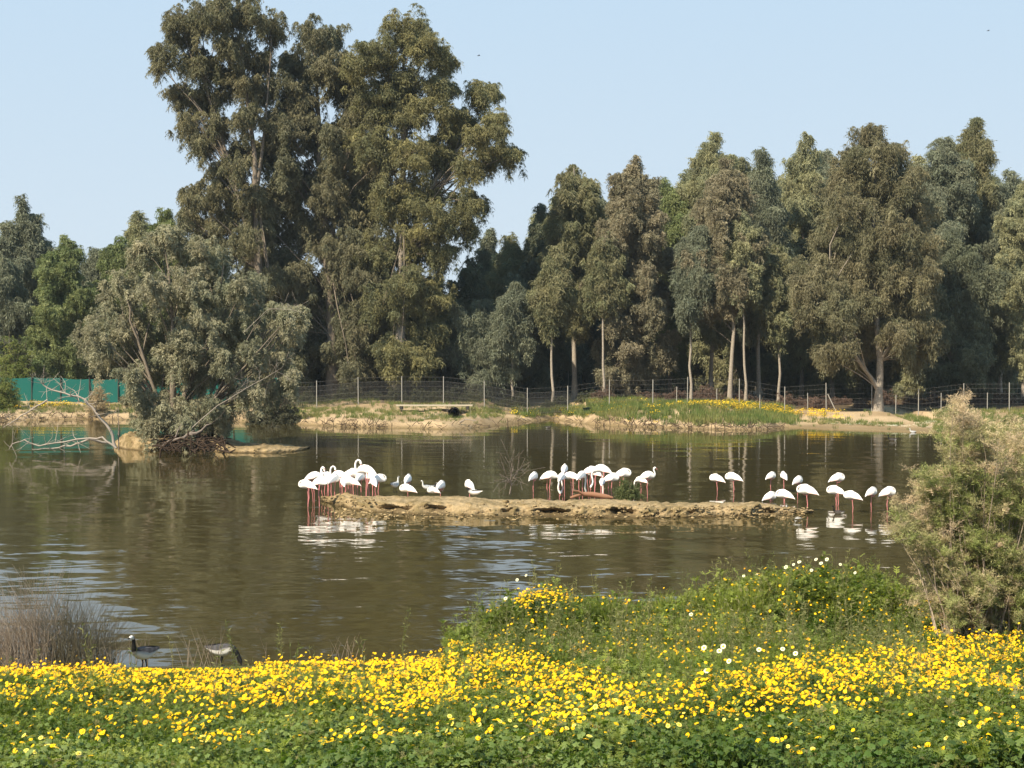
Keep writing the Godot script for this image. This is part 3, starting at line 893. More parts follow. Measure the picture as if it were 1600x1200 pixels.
func birds() -> void:
	rng.seed = 606
	# the tight flock at the left end of the spit
	flamingo(481, 757, 62.2, 168, "asleep", 2, "flamingo standing in the water at the left end of the flock")
	flamingo(490, 743, 64.0, 12, "upright", 2, "flamingo at the upper left of the flock with raised curled neck, tail to the left", 1.02)
	flamingo(499, 752, 62.4, -20, "asleep", 2, "flamingo in the water nearest the spit tip, second from the left at the front")
	flamingo(512, 743, 64.2, 140, "preening", 2, "flamingo with a tall neck loop behind the left front birds", 1.02)
	flamingo(521, 748, 63.6, 60, "asleep", 2, "flamingo with a hidden head in the left half of the flock")
	flamingo(531, 741, 64.8, 175, "preening", 2, "flamingo preening with its back arched, tail to the right, mid-flock")
	flamingo(537, 752, 63.8, 100, "asleep", 2, "greyish flamingo low in the middle of the flock")
	flamingo(548, 739, 65.2, 10, "asleep", 2, "flamingo lifting folded wings in the middle of the flock")
	flamingo(549, 752, 63.7, 190, "asleep", 2, "front flamingo right of the flock's middle, facing left")
	flamingo(572, 733, 64.6, 172, "preening", 2, "largest flamingo on top of the flock, curling its neck to the left", 1.15)
	flamingo(562, 745, 65.3, 70, "asleep", 2, "flamingo half hidden under the largest bird")
	flamingo(577, 744, 65.6, 330, "asleep", 2, "pinkish flamingo behind the right end of the flock")
	flamingo(584, 752, 63.9, 110, "asleep", 2, "round front flamingo at the right end of the flock")
	flamingo(590, 748, 64.9, 25, "asleep", 2, "rightmost flamingo of the tight flock")
	flamingo(541, 746, 65.6, 200, "asleep", 2, "flamingo filling the gap behind the greyish bird in the flock", 0.95)
	flamingo(557, 741, 66.0, 120, "asleep", 2, "flamingo behind the largest bird's curled neck", 0.95)
	flamingo(506, 749, 65.0, 30, "asleep", 2, "flamingo behind the front bird second from the left", 0.95)
	# between the flocks
	flamingo(637, 748, 66.0, 75, "asleep", 1, "round flamingo asleep on one leg behind the sitting white bird")
	flamingo(638, 763, 63.6, 175, "sitting", 0, "white flamingo sitting on the mud with its tail to the right", 0.92)
	flamingo(688, 758, 65.0, 65, "asleep", 1, "flamingo asleep behind the small sitting birds")
	flamingo(678, 766, 63.6, 200, "sitting", 0, "small white flamingo sitting curled up right of the grey-white geese", 0.72)
	flamingo(734, 757, 65.0, 120, "asleep", 1, "lone round flamingo asleep behind the black and white duck")
	# the flock behind the middle of the spit
	flamingo(833, 744, 64.2, 60, "asleep", 1, "flamingo on one leg left of the middle flock, head tucked", 0.92)
	flamingo(858, 742, 64.6, 10, "feeding", 2, "flamingo with its tail to the left and its neck lowered", 1.05)
	flamingo(882, 732, 66.5, 80, "asleep", 1, "flamingo asleep at the back of the middle flock, above two others")
	flamingo(877, 745, 64.9, 70, "asleep", 2, "flamingo facing away in front of the back bird")
	flamingo(893, 743, 65.2, 178, "feeding", 2, "flamingo with a level back and its tail to the right")
	flamingo(908, 742, 65.0, 60, "feeding", 2, "flamingo stretching its neck straight down to the log")
	flamingo(921, 735, 67.0, 20, "asleep", 2, "flamingo standing in the water behind the reddish log", 0.95)
	flamingo(929, 738, 68.0, 160, "asleep", 2, "half hidden flamingo behind the log, between two others", 0.95)
	flamingo(941, 732, 66.6, 172, "feeding", 2, "highest flamingo of the middle flock, tail sloping to the right", 1.1)
	flamingo(941, 752, 65.0, 80, "feeding", 2, "flamingo with lowered neck below the highest one", 0.85)
	flamingo(954, 746, 65.5, 20, "asleep", 2, "flamingo just left of the green shrub")
	flamingo(972, 739, 66.5, 15, "asleep", 2, "flamingo behind the green shrub on the spit", 1.05)
	flamingo(1011, 742, 65.8, 20, "upright", 1, "flamingo right of the green shrub with a raised head")
	flamingo(1002, 749, 66.4, 150, "feeding", 1, "small pale flamingo lowering its head beside the green shrub", 0.8)
	# the loose birds on the right
	flamingo(1121, 747, 69.0, 150, "asleep", 1, "left bird of the pair in the water behind the spit", 0.95)
	flamingo(1147, 745, 68.5, 165, "asleep", 1, "right bird of the pair behind the spit, pink under its wing")
	flamingo(1204, 743, 68.0, 40, "asleep", 1, "small flamingo, leftmost of the back three at the spit's right end", 0.85)
	flamingo(1225, 743, 68.5, 100, "asleep", 1, "middle flamingo of the back three at the spit's right end", 0.92)
	flamingo(1246, 750, 66.0, 45, "asleep", 1, "right flamingo of the back three, just behind the big front one", 0.92)
	flamingo(1202, 775, 64.5, 30, "asleep", 1, "flamingo low in the water behind the tip of the spit", 0.95)
	flamingo(1227, 772, 64.0, 160, "asleep", 1, "flamingo in the water left of the one on the spit's very tip")
	flamingo(1262, 765, 60.5, 168, "asleep", 1, "big flamingo on one leg at the very tip of the spit", 1.08)
	flamingo(1307, 746, 66.2, 18, "asleep", 1, "flamingo with tail to the left, behind another one off the spit")
	flamingo(1307, 766, 62.8, 172, "asleep", 2, "flamingo with tail to the right, in front of another one off the spit")
	flamingo(1333, 774, 60.0, 160, "asleep", 1, "third flamingo from the right end of the row, sloping to the right", 0.92)
	flamingo(1361, 768, 60.2, 40, "asleep", 1, "second flamingo from the right end of the row", 0.9)
	flamingo(1386, 768, 60.6, 20, "asleep", 1, "last flamingo at the right end of the row")
	# geese and ducks
	waterfowl("goose", on(617, 769, 0.36), 60, "alert", "pale", "grey and white goose standing left of the sitting white birds", "goose", "", 0.95)
	waterfowl("goose", on(668, 771, 0.36), 190, "alert", "pale", "grey-white goose bending left among the sitting birds", "goose", "", 0.8)
	waterfowl("goose", on(676, 768, 0.36), 60, "sitting", "goose", "black-backed goose squeezed behind the small sitting flamingo", "goose", "", 1.0)
	waterfowl("shelduck", on(741, 775, 0.36), 178, "sitting", "shelduck", "black and white duck lying on the mud below the lone flamingo", "duck", "", 1.0)
	waterfowl("duck", on(1310, 803, 0.0), 170, "floating", "duck", "small dark duck swimming in front of the flamingo row", "duck", "", 0.7)
	waterfowl("duck", on(1394, 689, 0.0), 180, "floating", "duck", "dark duck swimming far out towards the sandy shore", "duck", "", 1.0)
	waterfowl("duck", on(1426, 676, 0.0), 175, "floating", "pale", "pale duck floating close to the far sandy shore", "duck", "", 0.75)
	waterfowl("duck", on(857, 669, 0.0), 10, "floating", "duck", "dark duck swimming below the sandy bank near the nest box", "duck", "", 0.8)
	var p := on(226, 1046, 0.4)
	p.y = land(p.x, p.z)
	waterfowl("barnacle_goose", p, -128, "alert", "goose", "barnacle goose with a white face standing upright by the near shore", "goose", "", 1.0)
	p = on(346, 1040, 0.3)
	p.y = land(p.x, p.z)
	waterfowl("barnacle_goose", p, -8, "grazing", "goose", "barnacle goose grazing head down by the near shore", "goose", "", 0.98)
	# two specks in the sky
	for q in [[1544, 48, 260, "tiny dark bird flying high above the right end of the wood"], [748, 87, 230, "tiny dark bird flying near the tip of the spreading eucalyptus"]]:
		var t := thing("flying_bird", at(q[0], q[1], q[2]), q[3], "bird")
		part(t, "body", bird_mesh([[-0.25, 0, 0.01, 0.04, Color(0.05, 0.05, 0.05), Color(0.05, 0.05, 0.05)], [-0.1, 0, 0.06, 0.06, Color(0.05, 0.05, 0.05), Color(0.05, 0.05, 0.05)], [0.08, 0.01, 0.06, 0.06, Color(0.05, 0.05, 0.05), Color(0.05, 0.05, 0.05)], [0.2, 0.02, 0.03, 0.03, Color(0.05, 0.05, 0.05), Color(0.05, 0.05, 0.05)], [0.26, 0.02, 0.006, 0.006, Color(0.05, 0.05, 0.05), Color(0.05, 0.05, 0.05)]], M.plumage))
		for s in [-1.0, 1.0]:
			var b := Buf.new()
			b.tube([Vector3(0.04, 0.02, s * 0.04), Vector3(0.08, 0.10, s * 0.22), Vector3(-0.04, 0.07, s * 0.5)], [0.05, 0.05, 0.008], 5, Color(0.05, 0.05, 0.05))
			part(t, "wing", b.mesh(M.plumage))

# ------------------------------------------------------------------ fences and far bank
func fence_point(px: float) -> Vector3:
	var f := (px - 495.0) / (1577.0 - 495.0)
	var p := at(px, 636, lerpf(140.5, 135.0, f))
	p.y = land(p.x, p.z)
	return p

func fences() -> void:
	rng.seed = 707
	var t := thing("wire_fence", Vector3.ZERO, "long wire mesh fence on thin grey posts along the far bank", "fence")
	var tall := [430, 495, 560, 628, 693, 757, 824, 887, 952, 1020, 1074, 1155, 1226, 1291, 1362, 1435, 1506, 1577, 1646]
	var short := [1057, 1120, 1187, 1262, 1399, 1470, 1542]
	for q in tall:
		var p := fence_point(q)
		part(t, "post", stick([p + Vector3(0, -0.3, 0), p + Vector3(R(-0.03, 0.03), 2.55 + R(-0.05, 0.05), 0)], [0.045, 0.042], M.post))
	for q in short:
		var p := fence_point(q) + Vector3(0, 0, 0.1)
		part(t, "short_post", stick([p + Vector3(0, -0.3, 0), p + Vector3(R(-0.03, 0.03), R(1.55, 1.8), 0)], [0.04, 0.038], M.post))
	var p0 := fence_point(1293)
	var p1 := fence_point(1306)
	part(t, "brace", stick([p0 + Vector3(0, 1.6, 0.05), p1 + Vector3(0, 0, 0.2)], [0.045, 0.045], M.post))
	for h in [0.25, 0.7, 1.15, 1.6, 2.05, 2.45]:
		var pts := []
		var rad := []
		for q in tall:
			pts.append(fence_point(q) + Vector3(0, h, -0.06))
			rad.append(0.007)
		part(t, "wire", stick(pts, rad, M.wire, 4))
	var vm := Buf.new()
	for k in tall.size() - 1:
		var a := fence_point(tall[k])
		var b := fence_point(tall[k + 1])
		for j in range(1, 11):
			var p := a.lerp(b, j / 11.0) + Vector3(0, 0, -0.06)
			vm.tube([p + Vector3(0, 0.1, 0), p + Vector3(0, 2.45, 0)], [0.0035, 0.0035], 3, Color.WHITE, false)
	part(t, "wire_mesh", vm.mesh(M.wire)).set_meta("kind", "stuff")
	# a see-through dark screen hung on its left part
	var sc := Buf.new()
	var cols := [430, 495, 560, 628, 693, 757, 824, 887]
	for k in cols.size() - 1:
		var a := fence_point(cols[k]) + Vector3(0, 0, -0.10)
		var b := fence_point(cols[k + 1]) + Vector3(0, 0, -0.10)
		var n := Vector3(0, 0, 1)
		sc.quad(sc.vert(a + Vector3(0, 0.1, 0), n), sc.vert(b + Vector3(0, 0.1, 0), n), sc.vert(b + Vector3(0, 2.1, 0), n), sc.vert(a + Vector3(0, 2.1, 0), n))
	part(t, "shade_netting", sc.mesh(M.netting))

	# green netting on the left
	var g := thing("green_netting_fence", Vector3.ZERO, "teal green shade netting stretched between dark posts on the left bank", "fence")
	var last := Vector3.ZERO
	for px in range(-40, 460, 45):
		var p := at(px, 618, 149.0)
		p.y = land(p.x, p.z)
		part(g, "post", stick([p + Vector3(0, -0.2, 0.06), p + Vector3(0, 2.5, 0.06)], [0.05, 0.05], M.dark_post))
		if px > -40:
			var nb := Buf.new()
			var w := 10
			for a in w + 1:
				for c in 5:
					var u := a / float(w)
					var v := c / 4.0
					nb.vert(last.lerp(p, u) + Vector3(0, 0.02 + v * (2.3 - 0.10 * sin(PI * u)), 0.07 * sin(u * 9 + v * 3 + px)), Vector3(0, 0, 1))
			for a in w:
				for c in 4:
					var o := a * 5 + c
					nb.quad(o, o + 1, o + 6, o + 5)
			part(g, "netting", nb.mesh(M.teal))
		last = p
	# dark green screen further back in the wood
	var dk := thing("dark_screen_fence", Vector3.ZERO, "dark green screen fence deep between the trees behind the wire fence", "fence")
	for px in range(690, 900, 22):
		var p := at(px, 600, 172.0)
		p.y = land(p.x, p.z)
		var nb := Buf.new()
		nb.box(p + Vector3(0, 0, -0.03), p + Vector3(1.56, 2.75 + R(-0.05, 0.05), 0.03))
		part(dk, "screen_panel", nb.mesh(M.dark_green))
		part(dk, "post", stick([p + Vector3(0, 0, 0.08), p + Vector3(0, 2.7, 0.08), p + Vector3(0.25, 3.1, 0.2)], [0.045, 0.045, 0.04], M.post))
	# the plank over the ditch
	var br := thing("plank_bridge", Vector3.ZERO, "long weathered plank bridge lying over the dark ditch below the fence", "bridge")
	var bz := -132.6
	var x0 := (620 - 800) / FOCAL * 132.6
	var x1 := (738 - 800) / FOCAL * 132.6
	var by := 1.47
	for k in 4:
		var nb := Buf.new()
		nb.box(Vector3(x0 + R(-0.1, 0.1), by, bz + k * 0.32 - 0.6), Vector3(x1 + R(-0.1, 0.1), by + 0.09, bz + k * 0.32 - 0.3))
		part(br, "plank", nb.mesh(M.plank))
	for xx in [x0 + 0.4, x1 - 0.4]:
		var nb := Buf.new()
		nb.box(Vector3(xx - 0.12, by - 0.3, bz - 0.55), Vector3(xx + 0.12, by - 0.005, bz + 0.6))
		part(br, "bearer", nb.mesh(M.dark_post))
	# the culvert
	var cv := thing("culvert_pipe", Vector3(-5.0, 0.66, -130.9), "dark culvert pipe mouth in the bank under the plank bridge", "pipe")
	var cb := Buf.new()
	cb.tube([Vector3(0, 0.25, 0), Vector3(0, 0.25, -2.5)], [0.45, 0.45], 16, Color.WHITE, false)
	cb.tube([Vector3(0, 0.25, -1.6), Vector3(0, 0.25, -1.62)], [0.44, 0.44], 16)
	part(cv, "outer_pipe", cb.mesh(M.black))
	cb = Buf.new()
	cb.tube([Vector3(0, 0.25, 0.02), Vector3(0, 0.25, -0.1)], [0.49, 0.49], 16, Color.WHITE, false)
	part(cv, "rim", cb.mesh(M.dark_post))
	# the nest box
	var nx := at(917, 643, 135.0)
	nx.y = land(nx.x, nx.z)
	var nbx := thing("nest_box", nx, "small dark green nest box with a sloping roof on the grassy bank", "box")
	var bb := Buf.new()
	bb.box(Vector3(-0.32, 0.12, -0.25), Vector3(0.32, 0.55, 0.25))
	part(nbx, "box", bb.mesh(M.dark_green))
	bb = Buf.new()
	var rr := [bb.vert(Vector3(-0.40, 0.55, 0.34), Vector3(-0.2, 1, 0)), bb.vert(Vector3(0.40, 0.68, 0.34), Vector3(-0.2, 1, 0)), bb.vert(Vector3(0.40, 0.68, -0.34), Vector3(-0.2, 1, 0)), bb.vert(Vector3(-0.40, 0.55, -0.34), Vector3(-0.2, 1, 0))]
	bb.quad(rr[0], rr[1], rr[2], rr[3])
	bb.box(Vector3(-0.40, 0.552, -0.34), Vector3(0.40, 0.60, 0.34))
	part(nbx, "roof", bb.mesh(M.dark_green))
	for s in [-0.25, 0.25]:
		part(nbx, "leg", stick([Vector3(s, -0.2, 0), Vector3(s, 0.15, 0)], [0.03, 0.03], M.dark_post))

# a bare branch: a main stem through pixel points with random twigs
func dead_wood(called: String, label: String, pts_px: Array, depth: float, r: float, twigs: int, m: Material) -> void:
	var pts := []
	var rad := []
	for k in pts_px.size():
		var q: Array = pts_px[k]
		pts.append(at(q[0], q[1], depth + (q[2] if q.size() > 2 else 0.0)))
		rad.append(lerpf(r, r * 0.3, float(k) / (pts_px.size() - 1)))
	var base: Vector3 = pts[0]
	for k in pts.size():
		pts[k] -= base
	var fine := []
	var frad := []
	for k in pts.size() - 1:
		for j in 3:
			fine.append((pts[k] as Vector3).lerp(pts[k + 1], j / 3.0) + rdir() * r * 0.6)
			frad.append(lerpf(rad[k], rad[k + 1], j / 3.0))
	fine.append(pts[-1])
	frad.append(rad[-1] * 0.5)
	var t := thing(called, base, label, "dead branch")
	part(t, "stem", stick(fine, frad, m, 7))
	var b := Buf.new()
	for k in twigs:
		var i := rng.randi_range(fine.size() / 3, fine.size() - 1)
		var p: Vector3 = fine[i]
		var d := (rdir() + Vector3(0, 0.5, 0)).normalized()
		var l := R(0.5, 1.5)
		var e := p + d * l * 0.5
		var f := e + (d + rdir() * 0.6).normalized() * l * 0.5
		b.tube([p, e, f], [frad[i] * 0.45, frad[i] * 0.3, 0.008], 4, Color.WHITE, false)
		b.tube([e, e + (d + rdir()).normalized() * l * 0.4], [frad[i] * 0.25, 0.006], 3, Color.WHITE, false)
	if twigs:
		part(t, "twigs", b.mesh(m)).set_meta("kind", "stuff")

func shrub(called: String, label: String, group: String, base: Vector3, size: Vector3, n: int, tints: Array, leaf := 0.5, sp: ArrayMesh = null) -> void:
	var t := thing(called, base, label, "shrub", group)
	var cr := Many.new()
	var b := Buf.new()
	for k in maxi(6, n / 12):
		var d := rdir()
		d.y = absf(d.y) * 0.8 + 0.3
		var p := d * size * R(0.5, 0.95)
		b.tube([Vector3(R(-0.1, 0.1), -0.1, R(-0.1, 0.1)), p * 0.5 + rdir() * 0.1 * size.x, p], [0.03, 0.02, 0.006], 4, Color.WHITE, false)
	for k in n:
		var d := rdir()
		d.y = absf(d.y)
		var lump := 0.75 + 0.5 * noise.get_noise_3d(d.x * 60 + base.x * 9, d.y * 60, d.z * 60)
		var p := d * size * pow(R(0.15, 1), 0.5) * lump
		p.y += 0.05
		var bs := Basis(Vector3.UP, R(0, TAU)) * Basis(Vector3.RIGHT, R(-0.7, 0.7))
		cr.put(Transform3D(bs.scaled(Vector3.ONE * leaf * R(0.7, 1.3)), p), (tints[0] as Color).lerp(tints[1], R(0, 1)) * R(0.8, 1.2))
	part(t, "stems", b.mesh(M.twig)).set_meta("kind", "stuff")
	t.add_child(cr.node("foliage", sp if sp else spray[rng.randi() % 5]), true)

func far_bank() -> void:
	rng.seed = 808
	# grass, flowers and litter along the far shore
	var tuft := Buf.new()
	for k in 16:
		var a := R(0, TAU)
		var p := Vector3(cos(a), 0, sin(a)) * R(0, 0.2)
		var d := Vector3(cos(a) * R(0.1, 0.5), 1, sin(a) * R(0.1, 0.5)).normalized()
		tuft.leaf(p, p + d * R(0.25, 0.5), d.cross(rdir()).normalized() * R(0.012, 0.022))
	var tm := tuft.mesh(M.leaf)
	var bloom := Buf.new()
	for k in 9:
		var p := Vector3(R(-0.3, 0.3), R(0.25, 0.45), R(-0.3, 0.3))
		var u := Vector3(R(-0.5, 0.3), 1, R(0, 0.9)).normalized()
		var s := u.cross(rdir()).normalized() * 0.05
		var f := u.cross(s).normalized() * 0.05
		bloom.leaf(p - f, p + f, s, Color.WHITE, 0.5)
	var bm := bloom.mesh(M.leaf)
	var gr := Many.new()
	var fl := Many.new()
	var wf := Many.new()
	var wood := Many.new()
	for k in 30000:
		var x := R(-62, 50)
		var z := R(-146, -112)
		var s := shore_distance(x, z)
		if s.y < 0.15 or s.y > 16:
			continue
		var y := land(x, z)
		var q := pix(Vector3(x, y, z))
		var g := noise.get_noise_2d(x * 3.0, z * 3.0) + 0.35 * noise.get_noise_2d(x * 12.0, z * 12.0)
		var want := 0.02
		if q.x > 790 and q.x < 1240:
			want = 0.9 * ss(790, 850, q.x) * ss(0.25, 0.7, s.y)
			if s.y > 9 and q.x < 1000: want *= 0.8
		elif q.x >= 1240 and q.x < 1460:
			want = 0.95 if g > -0.12 and s.y > 3.6 and s.y < 7.5 else 0.03
		elif q.x >= 1460:
			want = 0.6
		elif q.x < 480:
			want = 0.75 if g > -0.25 and s.y > 0.8 else 0.1
		else:
			want = 0.8 if g > -0.16 and s.y > 1.5 and s.y < 8.0 else 0.08
			if s.y > 10: want = 0.3
		if R(0, 1) < want:
			var sc := R(0.6, 1.3) * (1.25 if q.x > 800 and q.x < 1250 else 0.8)
			var col := Color(0.110, 0.155, 0.040).lerp(Color(0.24, 0.225, 0.08), clampf(R(-0.3, 0.8) + g, 0, 1))
			gr.put(Transform3D(Basis(Vector3.UP, R(0, TAU)).scaled(Vector3.ONE * sc), Vector3(x, y - 0.02, z)), col)
		var fy := 0.0
		if q.x > 1040 and q.x < 1340:
			fy = 1.0 * ss(6.0, 8.5, s.y) * ss(13.0, 11.0, s.y) * (1.0 if g > -0.2 else 0.25) * ss(1340, 1270, q.x)
		elif q.x > 800 and q.x < 1040:
			fy = 0.05
		elif q.x < 180:
			fy = 0.4 * ss(3.5, 5, s.y) * ss(9, 7.5, s.y) * (1.0 if g > -0.1 else 0.1)
		if R(0, 1) < fy:
			fl.put(Transform3D(Basis(Vector3.UP, R(0, TAU)).scaled(Vector3.ONE * R(0.8, 1.3)), Vector3(x, y, z)), Color(0.72, 0.44, 0.012).lerp(Color(0.85, 0.62, 0.03), R(0, 1)))
		if q.x > 1300 and q.x < 1465 and s.y > 3.2 and s.y < 4.4 and R(0, 1) < 0.6:
			wf.put(Transform3D(Basis(Vector3.UP, R(0, TAU)).scaled(Vector3(0.8, 0.4, 0.8)), Vector3(x, y, z)), Color(0.72, 0.70, 0.56))
	for k in 9000:
		var x := R(14, 62)
		var z := R(-112, -33)
		var s := shore_distance(x, z)
		if s.x < 0.5 or R(0, 1) > 0.25 + ss(-0.1, 0.25, noise.get_noise_2d(x * 3.0, z * 3.0)):
			continue
		gr.put(Transform3D(Basis(Vector3.UP, R(0, TAU)).scaled(Vector3.ONE * R(0.6, 1.4)), Vector3(x, land(x, z) - 0.02, z)), Color(0.110, 0.155, 0.040).lerp(Color(0.24, 0.225, 0.08), R(0, 1)))
	stuff(gr, "grass", tm, "tufts of green and straw-coloured grass along the far bank")
	stuff(fl, "yellow_flowers", bm, "drift of yellow flowers on top of the far bank by the fence")
	stuff(wf, "white_flowers", bm, "thin line of small white flowers on the sandy far shore")
	# roots and sticks along the eroded edge
	var st := Buf.new()
	st.tube([Vector3(-0.5, 0, 0), Vector3(-0.1, 0.06, 0.03), Vector3(0.25, 0.02, -0.02), Vector3(0.5, 0.1, 0)], [0.02, 0.026, 0.02, 0.008], 4)
	var sm := st.mesh(M.white_twig)
	for k in 1500:
		var x := R(-60, 34)
		var zf := lookup(far_x, far_z, x).x
		var px := pix(Vector3(x, 0, zf)).x
		var most := 1.0 if (px > 930 and px < 1215) or (px > 500 and px < 600) or px < 130 else 0.25
		if R(0, 1) > most or px > 1225:
			continue
		var z := zf - R(-0.3, 0.9)
		var bs := Basis(Vector3.UP, R(0, TAU)) * Basis(Vector3.BACK, R(-1.2, 1.2))
		wood.put(Transform3D(bs.scaled(Vector3.ONE * R(0.4, 1.1)), Vector3(x, maxf(land(x, z), 0.0) + R(0.0, 0.2), z)), Color(0.20, 0.15, 0.11).lerp(Color(0.34, 0.28, 0.22), R(0, 1)))
	stuff(wood, "debris", sm, "roots and broken sticks along the eroded edge of the far bank")
	# bushes
	var bright := [Color(0.115, 0.150, 0.038), Color(0.225, 0.245, 0.065)]
	var drab := [Color(0.075, 0.08, 0.045), Color(0.11, 0.105, 0.065)]
	var p := at(2, 620, 142.0)
	p.y = land(p.x, p.z)
	shrub("bush", "bright green bush at the left edge in front of the green netting", "", p, Vector3(2.0, 4.6, 1.6), 520, bright, 0.7)
	p = at(20, 560, 152.0)
	p.y = land(p.x, p.z)
	shrub("bush", "tall yellow-green bush behind the green netting at the left edge", "", p, Vector3(2.6, 7.4, 2.0), 700, bright, 0.8)
	p = at(428, 640, 131.0)
	p.y = land(p.x, p.z)
	shrub("bush", "dark drab bush between the islet and the wire fence's left end", "", p, Vector3(3.2, 4.4, 1.8), 800, drab, 0.7)
	p = at(425, 650, 124.5)
	p.y = land(p.x, p.z)
	shrub("bush", "low dark bush at the water's edge right of the islet tree", "", p, Vector3(1.3, 1.3, 0.9), 200, [Color(0.05, 0.05, 0.03), Color(0.09, 0.08, 0.05)], 0.5)
	p = at(152, 610, 140.0)
	p.y = land(p.x, p.z)
	shrub("bush", "dry straw-coloured bush before the netting left of the islet tree", "", p, Vector3(1.3, 3.6, 1.1), 330, [Color(0.34, 0.26, 0.15), Color(0.50, 0.40, 0.26)], 0.55)
	# the dry undergrowth behind the fence
	var cnt := -1
	for px in range(440, 1660, 34):
		var dry := px > 930
		cnt += 1
		p = at(px + R(-12, 12), 620, R(144, 152))
		p.y = land(p.x, p.z) - 0.1
		shrub("undergrowth_bush", ("%s dry brownish bush from the left behind the fence's right half" % nth(cnt - 15) if dry else "%s dark leafy bush from the left behind the fence's left half" % nth(cnt)), "dry bushes behind the right half of the fence" if dry else "dark bushes behind the left half of the fence", p, Vector3(R(1.2, 2.0), R(1.0, 2.1), 1.2), 150, [Color(0.10, 0.066, 0.05), Color(0.17, 0.11, 0.085)] if dry else [Color(0.05, 0.055, 0.03), Color(0.10, 0.105, 0.05)], 0.6)
	# green plants on the right bank beyond the tamarisk
	for q in [[1545, 668, 110.0], [1590, 662, 112.0], [1500, 665, 116.0]]:
		p = at(q[0], q[1], q[2])
		p.y = land(p.x, p.z)
		shrub("green_bush", "green bush on the right bank, %s of three behind the tamarisk" % ("left" if q[0] == 1500 else ("middle" if q[0] == 1545 else "right")), "green bushes on the right bank", p, Vector3(1.6, 1.1, 1.3), 240, bright, 0.5)

